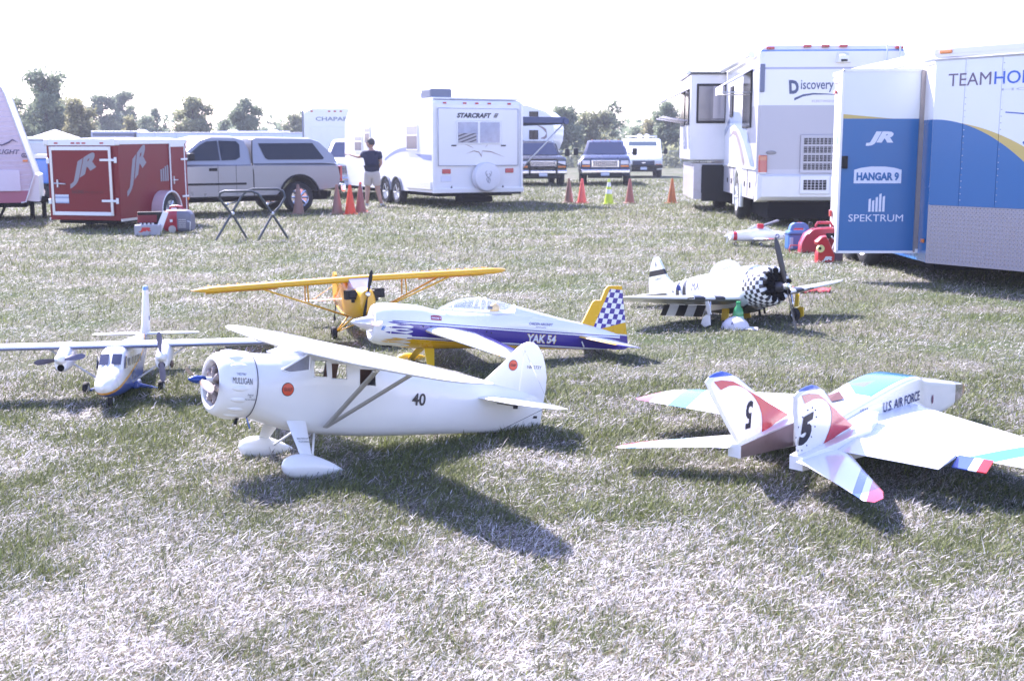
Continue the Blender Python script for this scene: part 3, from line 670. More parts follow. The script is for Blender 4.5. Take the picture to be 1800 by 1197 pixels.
    lettering('CARDEN AIRCRAFT', t, pul, sideplace(L, -1.30, .090, **T), .019, .20, shear=.3, bold=.01)
    lettering('EDITION', t, pul, sideplace(L, -1.30, .066, **T), .009, .09, shear=.3)
    lb = MB(); pp = sideplace(L, -.46, .078, off=.002); lb.add([pp(a, b) for a, b in ((-.042, -.017), (.042, -.017), (.042, .011), (.02, .016), (-.02, .016), (-.042, .011))], [[0, 1, 2, 3, 4, 5]]); lb.build('label', rl, t)
    lettering('HANGAR 9', t, wl, sideplace(L, -.46, .076, off=.004), .016, .072, bold=.02)
    lettering('E', t, mat('light_blue_lettering', (.05, .2, .6), .4), lambda u, v: (-.06 - u, math.sqrt(.152 ** 2 - (v - .012) ** 2) + .002, -.02 + v), .03, .034, bold=.05, shear=.3)
    return t
yak()
def at2(nb_, a, b): return nb_.math('ARCTAN2', a, b)
# ---------------- yellow high-wing cub
def cub():
    t = root('model_airplane', 'yellow high-wing model airplane with long translucent wing and black engine cylinders', 'model airplane', (-1.164, 9.877, .331), (1.72, -3.43, -70.38))
    film = glass('yellow_wing_film', (.90, .52, .10), .38, .35); ora = mat('orange_film', (.75, .20, .015), .4, coat=.3)
    ye = mat('cub_yellow', (.70, .38, .012), .4, coat=.2, var=.03)
    L = Loft([(-1.40, .008, .0, -.06, 2), (-1.1, .045, .06, -.085, 2.5), (-.75, .088, .15, -.11, 3.5), (-.55, .10, .185, -.125, 4), (-.34, .10, .135, -.128, 3.5), (-.2, .095, .135, -.12, 2.8), (-.10, .08, .132, -.10, 2.4), (-.045, .06, .12, -.06, 2.2)])
    L.mesh(MB(), -.60, -.045, 24, 28).build('fuselage', ye, t); L.mesh(MB(), -1.39, -.60, 20, 24).build('rear_fuselage', film, t)
    for sg in (1, -1):
        fr = MB()
        for z in (.9, -.9):
            pts = []
            for i in range(9):
                x = -.6 - .79 * i / 8; w, zt, zb, e = L.at(x); pts.append((x, sg * w * .9, (zt + zb) / 2 + z * (zt - zb) / 2))
            fr.tube(pts, .006, 6)
        fr.build('longeron', ye, t)
    MB().add([(-.20, .075, .13), (-.20, -.075, .13), (-.335, -.088, .215), (-.335, .088, .215), (-.36, .098, .10), (-.36, -.098, .10)], [[0, 1, 2, 3], [0, 3, 4], [1, 5, 2]]).build('windscreen', glass('violet_windscreen', (.62, .62, .95), .45), t)
    MB().box((-.42, .0, .14), (.05, .08, .05), bev=.01).build('instrument_panel', mat('red_seat', (.5, .04, .06), .6), t)
    sec = [(0, -.32, -.69, .195, .05), (1.2, -.32, -.69, .185, .048), (1.28, -.34, -.66, .186, .035), (1.33, -.40, -.60, .187, .02), (1.355, -.48, -.54, .188, .004)]
    full = mirror_y(sec)[::-1] + sec[1:]
    MB().wing(full, n=10).build('wing', film, t, auto=60)
    le = [(q, a + .003, a - .085, o + .001, th * .98) for q, a, b, o, th in full[1:-1]]; MB().wing(le, n=6).build('leading_edge', ye, t, auto=60)
    rb = MB()
    for i in range(-15, 16):
        y = i * .08; rb.box((-.51, y, .20), (.34, .004, .03))
    rb.build('ribs', ye, t, kind='stuff')
    sp = MB(); sp.tube([(-.50, -1.25, .20), (-.50, 1.25, .20)], .012, 6); sp.build('spar', ye, t)
    for sg in (1, -1):
        for nm, a, b in (('aileron', .62, 1.22),):
            MB().box((-.685, sg * (a + b) / 2, .165), (.10, b - a, .012), 0, rot=(0, -25, 0)).build(nm, ora, t)
        MB().box((-.655, sg * 1.16, .165), (.10, .12, .014), rot=(0, -25, 0)).build('aileron_tip', ye, t)
        for x in (-.34, -.60): MB().tube([(-.42, sg * .085, -.115), (x, sg * .79, .165)], .008, 6).build('strut', ye, t)
        MB().tube([(-.38, sg * .42, .03), (-.40, sg * .42, .175)], .006, 6).build('jury_strut', ye, t)
        MB().tube([(-.55, sg * .42, .03), (-.52, sg * .42, .175)], .006, 6).build('jury_strut', ye, t)
        g = MB(); g.tube([(-.36, sg * .06, -.12), (-.48, sg * .19, -.25)], .007, 6); g.tube([(-.56, sg * .06, -.12), (-.49, sg * .19, -.25)], .007, 6); g.tube([(-.44, sg * .01, -.18), (-.48, sg * .2, -.25)], .005, 6); g.build('landing_leg', ye, t)
        w = wheel(t, (-.49, sg * .205, -.248), .053, .04, .4, rim=blk)
        e = MB(); e.box((-.15, sg * .105, .085), (.10, .075, .055), bev=.008)
        for k in range(5): e.box((-.11 - k * .02, sg * .12, .085), (.008, .085, .075))
        e.box((-.15, sg * .095, .045), (.03, .03, .05)); e.build('engine_cylinder', blk, t)
        st = [(.01, -1.20, -1.40, -.02, .012), (.15, -1.21, -1.41, -.02, .011), (.28, -1.26, -1.40, -.02, .008), (.315, -1.32, -1.36, -.02, .003)]
        MB().wing([(sg * q, a, b, o, h) for q, a, b, o, h in st]).build('tailplane', ora if sg < 0 else ye, t, auto=60)
        MB().tube([(-1.28, 0, .12), (-1.30, sg * .24, -.02)], .003, 5).build('bracing_wire', ye, t)
    MB().prism([(-1.15, .0), (-1.24, .12), (-1.29, .20), (-1.33, .225), (-1.38, .21), (-1.42, .12), (-1.42, -.04), (-1.38, -.06)], 'y', -.012, .012).build('fin', ye, t)
    prop(t, (-.02, 0, .087), 2, .20, .04, blk, .02, rot=R(-13), hubm=chrome, hublen=.035)
    tw = MB(); tw.tube([(-1.36, 0, -.06), (-1.47, 0, -.2)], .005, 6); tw.rev([(-.008, .004), (-.008, .022), (.008, .022), (.008, .004)], (-1.48, 0, -.215), 'y', 12); tw.build('tail_wheel', blk, t)
cub()

# ---------------- twin-engined airliner
def otter():
    t = root('model_airplane', 'white and blue twin-engined model airplane with orange stripe and nose wheel', 'model airplane', (-2.469, 7.272, .201), (.26, -5.47, -82.44))
    BL = (.035, .09, .36); WH = (.80, .80, .80)
    def fm(x, y, z):
        ln = x * -.20 - .078
        return [(z < (ln + .020), (.80, .36, .03)), (z < ln, BL)]
    fp = mat('white_blue_airliner_scheme', WH, .25, coat=.6, var=.02, masks=fm)
    L = Loft([(-1.70, .012, .215, .13, 2), (-1.45, .03, .218, .07, 2.3), (-1.1, .065, .208, -.03, 3), (-.85, .084, .200, -.098, 3.6), (-.45, .088, .192, -.112, 3.8), (-.32, .086, .180, -.114, 3.6), (-.255, .083, .148, -.114, 3.2), (-.19, .080, .080, -.112, 2.8), (-.10, .074, .058, -.106, 2.4), (-.01, .060, .032, -.092, 2.1), (.045, .038, .002, -.070, 2), (.068, .010, -.02, -.045, 2)])
    L.mesh(MB(), -1.70, .068, 64, 40).build('fuselage', fp, t)
    gl = mat('black_blue_cockpit_pane', (.03, .035, .07), .12, coat=1, var=0)
    for sg in (1, -1):
        MB().add([(-.188, sg * .010, .090), (-.196, sg * .066, .084), (-.262, sg * .066, .146), (-.256, sg * .010, .150)], [[0, 1, 2, 3]]).build('windscreen_pane', gl, t)
        q = MB(); q.prism([(-.225, .058), (-.268, .132), (-.300, .132), (-.300, .058)], 'y', sg * .0845, sg * .0885); q.build('side_window', gl, t)
        for i, (a, b) in enumerate([(-.34, -.36), (-.385, -.405), (-.47, -.50), (-.53, -.56), (-.59, -.62), (-.65, -.68), (-.71, -.74), (-.77, -.80)]):
            MB().box(((a + b) / 2, sg * .0885, .090), (abs(b - a), .003, .050), bev=.001).build('cabin_window', gl, t)
    def wm(x, y, z): return [(z < .190, (.16, .19, .34)), (y.abs() > 1.08, (.25, .5, .75))]
    wp = mat('otter_wing_paint', WH, .3, coat=.5, masks=wm)
    sec = [(0, -.38, -.66, .188, .046), (1.06, -.38, -.66, .190, .044), (1.11, -.385, -.655, .190, .035), (1.132, -.42, -.62, .190, .010)]
    MB().wing(mirror_y(sec)[::-1] + sec[1:], n=10).build('wing', wp, t, auto=60)
    for sg in (1, -1):
        N_ = Loft([(-.66, .012, .225, .185, 2), (-.56, .036, .238, .10, 2.3), (-.44, .046, .240, .072, 2.5), (-.34, .046, .205, .066, 2.4), (-.27, .042, .172, .064, 2.2), (-.25, .036, .165, .072, 2)])
        mb = N_.mesh(MB(), -.66, -.25, 22, 24); mb.v = [(x, y + sg * .305, z - .022) for x, y, z in mb.v]; n = mb.build('engine_nacelle', wht, t)
        MB().rev([(-.262, .001), (-.249, .022), (-.247, .018)], (0, sg * .305, .070), n=16).build('air_intake', dark, n)
        MB().ell((-.36, sg * .352, .068), (.035, .012, .024), 10).build('exhaust_stack', mat('scorched_exhaust', (.12, .08, .06), .5), n)
        MB().rev([(-.26, .034), (-.235, .034), (-.205, .026), (-.18, .012), (-.172, .001)], (0, sg * .305, .124), n=20).build('spinner', wht, n)
        prop(t, (-.232, sg * .305, .124), 2, .155, .05, mat('violet_grey_blade', (.13, .12, .17), .35), .015, rot=R(3) if sg > 0 else R(97), hubm=wht, hublen=.02)
        MB().tube([(-.46, sg * .085, -.05), (-.50, sg * .44, .180)], .007, 6).build('strut', wht, t)
        g = MB(); g.T = None; g.tube([(-.62, sg * .07, -.075), (-.635, sg * .215, -.112)], [.016, .009], 8); g.box((-.62, sg * .085, -.075), (.12, .05, .055), bev=.015); g.build('landing_leg', mat('airliner_blue', BL, .25, coat=.6), t)
        wheel(t, (-.64, sg * .24, -.100), .046, .034, .45, rim=wht)
        st = [(.0, -1.50, -1.70, .205, .022), (.36, -1.53, -1.70, .205, .016), (.375, -1.56, -1.68, .205, .004)]
        MB().wing([(sg * q, a, b, o, h) for q, a, b, o, h in st]).build('tailplane', wht, t, auto=60)
    f = MB()
    rings = []
    for z, a, b, th in ((.17, -1.36, -1.74, .022), (.30, -1.45, -1.74, .021), (.50, -1.53, -1.72, .018), (.525, -1.535, -1.718, .018), (.548, -1.55, -1.70, .014), (.556, -1.60, -1.68, .004)):
        rings.append([((a + b) / 2 + (a - b) / 2 * math.cos(2 * PI * k / 14), th * math.sin(2 * PI * k / 14), z) for k in range(14)])
    f.loft(rings); f.build('fin', mat('fin_white_blue_tip', WH, .3, coat=.5, masks=lambda x, y, z: [(z > .522, (.08, .25, .55)), ((z < .33) * (z > .30) * (x < -1.6), BL)]), t)
    g = MB(); g.tube([(-.16, 0, -.10), (-.19, 0, -.14)], .008, 8); g.build('nose_leg', chrome, t)
    wheel(t, (-.20, 0, -.140), .044, .03, .5, rim=wht)
otter()

# ---------------- radial-engined fighter
def fighter():
    t = root('model_airplane', 'silver model fighter airplane with black and white checkered engine cowl', 'model airplane', (2.378, 10.709, .429), (.73, -11.47, -63.71))
    SV = (.66, .68, .66); B = (.02, .02, .025)
    def fm(x, y, z):
        zz = z + .016
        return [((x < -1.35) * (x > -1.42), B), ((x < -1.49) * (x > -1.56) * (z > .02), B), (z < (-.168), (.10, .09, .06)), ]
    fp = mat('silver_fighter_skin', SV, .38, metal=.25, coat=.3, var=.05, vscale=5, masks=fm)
    L = Loft([(-2.12, .01, .10, .02, 2), (-1.9, .035, .135, -.02, 2), (-1.6, .075, .172, -.09, 2.1), (-1.3, .11, .188, -.15, 2.2), (-1.0, .14, .195, -.195, 2.2), (-.7, .158, .205, -.225, 2.2), (-.45, .170, .196, -.232, 2.15), (-.34, .176, .190, -.215, 2.05)])
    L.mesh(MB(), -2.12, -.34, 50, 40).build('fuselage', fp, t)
    def cm(x, y, z):
        a = x.nb.math('ARCTAN2', y, z + .018); u = (a * (30 / (2 * PI)) + 30).floor(); v = (x * 26 + 30).floor()
        return [((u + v).mod(2) > .5, B)]
    cf = mat('checkered_cowl_paint', (.80, .80, .78), .3, coat=.5, masks=cm)
    c = MB().rev([(-.09, .11), (-.085, .15), (-.10, .165), (-.14, .178), (-.22, .186), (-.30, .186), (-.345, .182)], (0, 0, -.016), n=48, caps=False); cw = c.build('engine_cowl', cf, t)
    MB().rev([(-.10, .001), (-.10, .155)], (0, 0, -.016), n=30, caps=False).build('baffle', dark, cw)
    cyl = None
    for k in range(9):
        a = 2 * PI * k / 9; b = MB(); b.T = Matrix.Translation((-.075, 0, -.016)) @ Matrix.Rotation(a, 4, 'X')
        b.rev([(.04, .022), (.06, .03), (.065, .022), (.075, .03), (.08, .022), (.09, .03), (.095, .022), (.105, .03), (.11, .022), (.13, .026), (.15, .02)], axis='z', n=10); b.build('engine_cylinder', dark, cw)
    MB().rev([(-.09, .05), (-.03, .045), (0, .03), (.03, .016)], (0, 0, -.04), n=20).build('gear_case', mat('dark_grey_casting', (.06, .06, .07), .4, metal=.5), cw)
    prop(t, (.05, 0, -.045), 2, .44, .062, mat('dark_prop_blade', (.025, .022, .022), .35, coat=.2), .028, rot=R(8.5), hubm=chrome, hublen=.09)
    CL = Loft([(-1.06, .02, .205, .14, 2), (-.95, .062, .262, .13, 2), (-.84, .075, .288, .13, 2), (-.74, .073, .286, .13, 2), (-.66, .060, .252, .13, 2), (-.585, .03, .198, .13, 2)])
    CL.mesh(MB(), -1.05, -.59, 24, 26).build('canopy', glass('hazy_canopy', (.92, .94, 1), .62), t, auto=60)
    for x in (-.665, -.70):
        w, zt, zb, e = CL.at(x); zc = (zt + zb) / 2; h = (zt - zb) / 2
        MB().tube([(x, w * math.cos(a), zc + h * math.sin(a)) for a in [PI * k / 14 for k in range(15)]], .004, 5).build('canopy_frame', fp, t)
    MB().ell((-.82, 0, .19), (.04, .035, .045), 12).build('pilot_bust', mat('tan_leather', (.3, .25, .22), .6), t)
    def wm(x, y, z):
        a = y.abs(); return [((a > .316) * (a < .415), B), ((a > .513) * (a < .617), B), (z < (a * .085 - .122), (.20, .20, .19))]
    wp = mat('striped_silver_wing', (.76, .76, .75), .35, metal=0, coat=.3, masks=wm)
    sec = [(.10, -.40, -1.02, -.100, .085), (.35, -.425, -1.02, -.084, .075), (.65, -.465, -.99, -.058, .06), (.95, -.515, -.92, -.028, .043), (1.12, -.56, -.85, -.010, .03), (1.22, -.61, -.79, .004, .016), (1.265, -.67, -.73, .01, .004)]
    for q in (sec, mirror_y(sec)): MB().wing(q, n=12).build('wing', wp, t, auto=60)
    fl = mat('black_white_flap_stripes', (.70, .71, .74), .5, masks=lambda x, y, z: [(((y.abs() - .20) * 10.0).mod(2) < 1, B)])
    for sg in (1, -1):
        f = MB(); f.add([(-.90, sg * .19, -.115), (-.90, sg * .66, -.075), (-.985, sg * .66, -.165), (-.985, sg * .19, -.215), (-.90, sg * .19, -.123), (-.90, sg * .66, -.083), (-.985, sg * .66, -.17), (-.985, sg * .19, -.22)], [[0, 1, 2, 3], [7, 6, 5, 4], [0, 4, 5, 1], [1, 5, 6, 2], [2, 6, 7, 3], [3, 7, 4, 0]]); f.build('flap', fl, t)
        g = MB(); g.tube([(-.46, sg * .455, -.09), (-.475, sg * .485, -.285)], .011, 8); g.build('landing_leg', chrome, t)
        cv = MB(); cv.box((-.44, sg * .50, -.155), (.055, .006, .12), rot=(sg * -9, 4, 0)); cv.prism([(-.39, -.225), (-.44, -.215), (-.50, -.235), (-.54, -.29), (-.49, -.325), (-.40, -.31)], 'y', sg * .522, sg * .528)
        cv.build('gear_door', wht if sg < 0 else yel, t)
        wheel(t, (-.487, sg * .495, -.283), .06, .04, .5, rim=chrome)
        b = MB(); b.box((-.72, sg * .12, -.215), (.10, .012, .12), rot=(sg * 14, 0, 0)); b.build('tank_bracket', yel, t)
        st = [(.02, -1.76, -2.05, .075, .025), (.25, -1.84, -2.06, .075, .018), (.38, -1.92, -2.04, .075, .008), (.405, -1.97, -2.0, .075, .002)]
        MB().wing([(sg * q, a, b_, o, h) for q, a, b_, o, h in st]).build('tailplane', wp, t, auto=60)
        for y in (.66, .69): MB().tube([(-.46, sg * y, -.055), (-.42, sg * y, -.056)], .007, 6).build('gun_barrel', blk, t)
    finm = mat('fighter_fin_paint', (.72, .76, .66), .4, masks=lambda x, y, z: [((z > .268) * (z < .325), B)])
    MB().prism([(-1.69, .15), (-1.76, .20), (-1.80, .24), (-1.905, .43), (-1.94, .458), (-1.98, .462), (-2.02, .45), (-2.085, .36), (-2.13, .25), (-2.155, .10), (-2.10, .02), (-1.72, .05)], 'y', -.012, .012).build('fin', finm, t)
    ink = mat('blue_black_lettering', (.04, .04, .10), .5)
    f = finplace(-1.95, .235, -.0135, -1); lettering('226671', t, ink, f, .028, .15)
    f = finplace(-1.97, .385, -.0135, -1); lettering('A', t, ink, f, .05, .03, bold=.02)
    lettering('MX', t, ink, sideplace(L, -1.16, .09, -1), .075, .15, bold=.02)
    lettering('L', t, ink, sideplace(L, -1.62, .10, -1), .06, .035, bold=.02)
    MB().rev([(-.02, .0), (-.0199, .028)], caps=False, n=16).build('roundel', mat('roundel_blue', (.04, .06, .25), .4), t).location = (-1.45, -.10, .10)
    b = MB(); b.tube([(-.30, -.05, -.215), (-.29, -.055, -.27)], .012, 6); b.tube([(-.24, -.04, -.205), (-.235, -.045, -.255)], .01, 6); b.tube([(-.40, -.14, -.18), (-.33, -.155, -.165)], .01, 6); b.build('exhaust_stack', dark, t)
    tw = MB(); tw.tube([(-1.85, 0, -.03), (-1.90, 0, -.10)], .006, 6); tw.rev([(-.01, .004), (-.01, .025), (.01, .025), (.01, .004)], (-1.90, 0, -.11), 'y', 12); tw.build('tail_wheel', blk, t)
fighter()

# ---------------- twin-finned jet
def jet():
    t = root('model_airplane', 'white twin-finned model jet lettered U.S. AIR FORCE with number 5 on its fin', 'model airplane', (1.133, 5.56, .154), (-.17, -.56, 45.67))
    WH = (.80, .80, .79); CY = (.055, .21, .30); BLU = (.05, .10, .40); RD = (.55, .02, .03)  # CY: blue stripe paint with sky reflection mixed into its colour
    def fm(x, y, z):
        top = (z > (.200 - (x - 1.28).abs() * .14)) * (x > .90) * (x < 1.42) * (y > -.105) * ((x - y * 1.2) > .92)
        tri = (x > 1.02) * ((x + y * 1.2) < 1.15) * (y > .0) * (z > .16)
        return [(top, CY), (tri, (.12, .11, .13)), ((x > 1.98) * (z < (x * -1.2 + 2.60)), (.14, .13, .15)), (x > 2.12, (.40, .05, .03))]
    fp = mat('jet_white_scheme', WH, .18, coat=1, var=.015, masks=fm)
    L = Loft([(.50, .10, .105, -.03, 6), (.70, .115, .145, -.05, 7), (.95, .13, .188, -.06, 9), (1.2, .132, .218, -.06, 10), (1.38, .124, .218, -.06, 10), (1.50, .105, .190, -.07, 8), (1.75, .082, .140, -.068, 7), (1.95, .066, .098, -.055, 6), (2.10, .048, .068, -.035, 5), (2.175, .030, .045, -.015, 4)])
    L.mesh(MB(), .50, 2.175, 54, 44).build('fuselage', fp, t)
    ti = mat('titanium_panels', (.34, .29, .30), .3, metal=.75, var=.25, vscale=9)
    for sg in (1, -1):
        b = MB(); b.loft([[(x, sg * a, z0), (x, sg * c, z0), (x, sg * c, z1), (x, sg * a, z1)] for x, a, c, z0, z1 in ((.085, .135, .205, -.03, .035), (.35, .13, .235, -.04, .062), (.62, .08, .26, -.045, .098), (.80, .06, .20, -.045, .13))], smooth=False); b.build('tail_boom', mat('jet_white', WH, .18, coat=1, var=.015), t)
        MB().add([(.09, sg * .133, -.028), (.50, sg * .098, -.038), (.50, sg * .098, .078), (.09, sg * .133, .032)], [[0, 1, 2, 3]]).build('heat_shield', ti, t)
        # fin, canted outwards
        P = [(.10, .03), (.03, .15), (-.035, .27), (-.068, .352), (-.03, .372), (.02, .382), (.075, .383), (.12, .372), (.20, .335), (.34, .235), (.47, .14), (.60, .075), (.62, .04)]
        def can(x, z, th): return (x, sg * (.165 + (z - .03) * .23 + th), z)
        f = MB(); n = len(P); cx, cz = .16, .2
        Pi = [(cx + (a - cx) * .90, cz + (b - cz) * .92) for a, b in P]
        V = [can(a, b, .002) for a, b in P] + [can(a, b, .011) for a, b in Pi] + [can(a, b, -.002) for a, b in P] + [can(a, b, -.011) for a, b in Pi]
        F = [[i, (i + 1) % n, n + (i + 1) % n, n + i] for i in range(n)] + [[2 * n + i, 3 * n + i, 3 * n + (i + 1) % n, 2 * n + (i + 1) % n] for i in range(n)] + [[i, 2 * n + i, 2 * n + (i + 1) % n, (i + 1) % n] for i in range(n)] + [[n + i for i in range(n)], [3 * n + i for i in range(n)][::-1]]
        f.add(V, F, 0, False)
        def fin_m(x, y, z): return [(z > (x * -.08 + .366), BLU)]
        f.build('fin', mat('fin_white_blue_scheme', WH, .25, coat=.4, var=.015, masks=fin_m), t)
        OU = [(-.015, .347), (.045, .346), (.09, .338), (.138, .328), (.20, .298), (.26, .263), (.33, .226), (.42, .176), (.50, .134), (.565, .100), (.45, .083), (.37, .062), (.298, .043)]
        IN = [(.03, .302), (.06, .306), (.10, .311), (.145, .308), (.193, .296), (.235, .276), (.275, .247), (.303, .215), (.322, .18), (.330, .145), (.326, .11), (.314, .075), (.296, .042)]
        redm = mat('glossy_red_flash', (.42, .008, .015), .18, coat=.5, var=.05)
        for off in (-.0128, .0128):
            q = MB(); n_ = len(OU); q.add([can(a, b, off) for a, b in OU] + [can(a, b, off) for a, b in IN], [[k, k + 1, n_ + k + 1, n_ + k] for k in range(n_ - 1)]); q.build('red_flash', redm, t)
        # tailplane
        def sm(x, y, z):
            q = y.abs() + (x + .05) * .42
            return [((q > .545) * (q < .585), BLU if sg < 0 else CY), (q > .615, RD)]
        tm = mat('tailplane_tips_' + ('near' if sg < 0 else 'far'), WH, .18, coat=1, var=.015, masks=sm)
        st = [(.19, .46, .05, .018, .026), (.26, .40, .03, .014, .024), (.45, .20, -.07, .0, .016), (.60, .05, -.155, -.012, .010), (.66, -.01, -.19, -.018, .007), (.70, -.09, -.165, -.022, .002)]
        MB().wing([(sg * q, a, b_, o, h) for q, a, b_, o, h in st]).build('tailplane', tm, t, auto=60)
        def wm(x, y, z):
            q = y.abs() - (x - .53) * .40
            return [((q > .78) * (q < .905), CY), (q > 1.035, (.45, .02, .10))]
        wp = mat('jet_wing_scheme', WH, .25, coat=.3, var=.015, masks=wm)
        sec = [(.11, 1.42, .50, .06, .05), (.20, 1.34, .51, .056, .046), (.50, 1.215, .52, .052, .036), (.80, 1.085, .525, .05, .026), (1.02, .985, .53, .048, .018), (1.12, .90, .535, .046, .011), (1.155, .80, .56, .045, .003)]
        MB().wing([(sg * q, a, b_, o, h) for q, a, b_, o, h in sec], n=12).build('wing', wp, t, auto=60)
        g = MB(); g.tube([(.95, sg * .44, .04), (.945, sg * .443, -.09)], .008, 8); g.build('landing_leg', chrome, t)
        wheel(t, (.95, sg * .443, -.115), .044, .03, .5)
    fl = MB(); fl.loft([[(.51, y, .062), (.51, y, .046), (.335, y, .025), (.335, y, .028)] for y in (-.24, -.74)], smooth=False); fl.build('flap', MATS['jet_white'], t)
    fm2 = mat('flap_end_stripes', (.05, .10, .40), .2, coat=1, masks=lambda x, y, z: [(y < -.82, WH), (y < -.86, RD)])
    fl = MB(); fl.loft([[(.525, y, .058), (.525, y, .045), (.455, y, .012), (.455, y, .017)] for y in (-.745, -.905)], smooth=False); fl.build('aileron', fm2, t)
    for x0, x1 in ((.60, .90),):
        MB().box((.62, -.10, -.035), (.30, .19, .09), bev=.01).build('underside_shade', dark, t)  # dark box put in for the shadow on the fuselage underside
    MB().add([(.86, .055, .192), (.80, -.01, .171), (.72, .045, .158), (.79, .085, .175)], [[0, 1, 2, 3]]).build('exhaust_opening', mat('maroon_opening', (.10, .03, .03), .5), t)
    g = MB(); g.tube([(1.75, 0, -.05), (1.76, 0, -.1)], .008, 8); g.build('nose_leg', chrome, t); wheel(t, (1.76, 0, -.125), .04, .028, .5)
    n = MB(); n.tube([(2.17, 0, .015), (2.215, 0, .014)], .006, 8); n.build('nose_probe', red, t)
    ink = mat('navy_lettering', (.02, .03, .12), .45, spec=.3)
    lettering('U.S. AIR FORCE', t, ink, sideplace(L, 1.19, .112, -1, off=.004), .052, .42, bold=.012)
    def fplace(sg, x0, z0, off, rot=0):
        cr, sr = math.cos(rot), math.sin(rot)
        def f(u, v):
            a, b = u * cr - v * sr, u * sr + v * cr
            x = x0 - sg * a; z = z0 + b; return (x, sg * (.165 + (z - .03) * .23) + off, z)
        return f
    b5 = mat('black_numeral', (.008, .008, .015), .45, spec=.25)
    lettering('5', t, b5, fplace(-1, .10, .165, -.0135, R(10)), .15, .10, bold=.06, shear=.02)
    # mirrored numeral on the inner face of the far fin
    lettering('5', t, b5, (lambda u, v: (.225 - u * .9 - v * .35, .165 + (.155 - v - .03) * .23 - .0135, .155 - v)), .125, .07, bold=.03, shear=.15)
    d = MB(); sf = fplace(-1, .10, .165, -.013)
    for k in range(13):
        a = 2 * PI * k / 13; c = sf(.078 * math.cos(a) , .105 * math.sin(a)); d.ell(c, (.004, .002, .004), 5)
    d.build('star_dots', ink, t)
    em = MB(); e0 = sideplace(L, 1.62, .05, -1, off=.004); em.add([e0(.012 * math.cos(a), .026 * math.sin(a)) for a in [2 * PI * k / 16 for k in range(16)]], [list(range(16))]); em.build('crest', mat('crest_purple', (.18, .05, .12), .4), t)
    e1 = sideplace(L, .80, .075, -1, off=.004); em = MB(); em.add([e1(.028 * (1 if k % 2 else .5) * math.cos(PI * k / 5), .045 * (1 if k % 2 else .5) * math.sin(PI * k / 5)) for k in range(10)], [list(range(10))]); em.build('star_emblem', ink, t)
    lettering('USAF', t, ink, sideplace(L, .80, .125, -1, off=.004), .02, .07)
jet()
# ================================================================ vehicles (local axes: +x vehicle front, +y its left, z up)
def arc(cx, cz, r, a0, a1, n=10): return [(cx + r * math.cos(R(a0 + (a1 - a0) * i / n)), cz + r * math.sin(R(a0 + (a1 - a0) * i / n))) for i in range(n + 1)]
def slab(mb, prof, hw, inset=.05, edge=.06, matl=0, cz=None):
    """side profile extruded across y with softened flanks"""
    cx = sum(p[0] for p in prof) / len(prof); cz = cz or sum(p[1] for p in prof) / len(prof); rings = []
    xs = [p[0] for p in prof]; zs = [p[1] for p in prof]; ex = max(xs) - min(xs); ez = max(zs) - min(zs)
    for y, k in ((-hw, 1), (-hw + edge, .25), (-hw + edge * 2.2, 0), (hw - edge * 2.2, 0), (hw - edge, .25), (hw, 1)):
        rings.append([(cx + (x - cx) * (1 - inset * k * 2 / ex), y, cz + (z - cz) * (1 - inset * k * 2 / ez)) for x, z in prof])
    return mb.loft(rings, matl, True, True)
def pane(parent, pts, m=None, name='window', th=None):
    mb = MB(); mb.add(pts, [list(range(len(pts)))]); return mb.build(name, m or dglass, parent)
def axle_wheel(t, x, hw, r=.38, w=.26, sp=6, rim=None):
    for sg in (1, -1): wheel(t, (x, sg * (hw - w / 2 + .01), r), r, w, .58, rim=rim, spokes=sp)

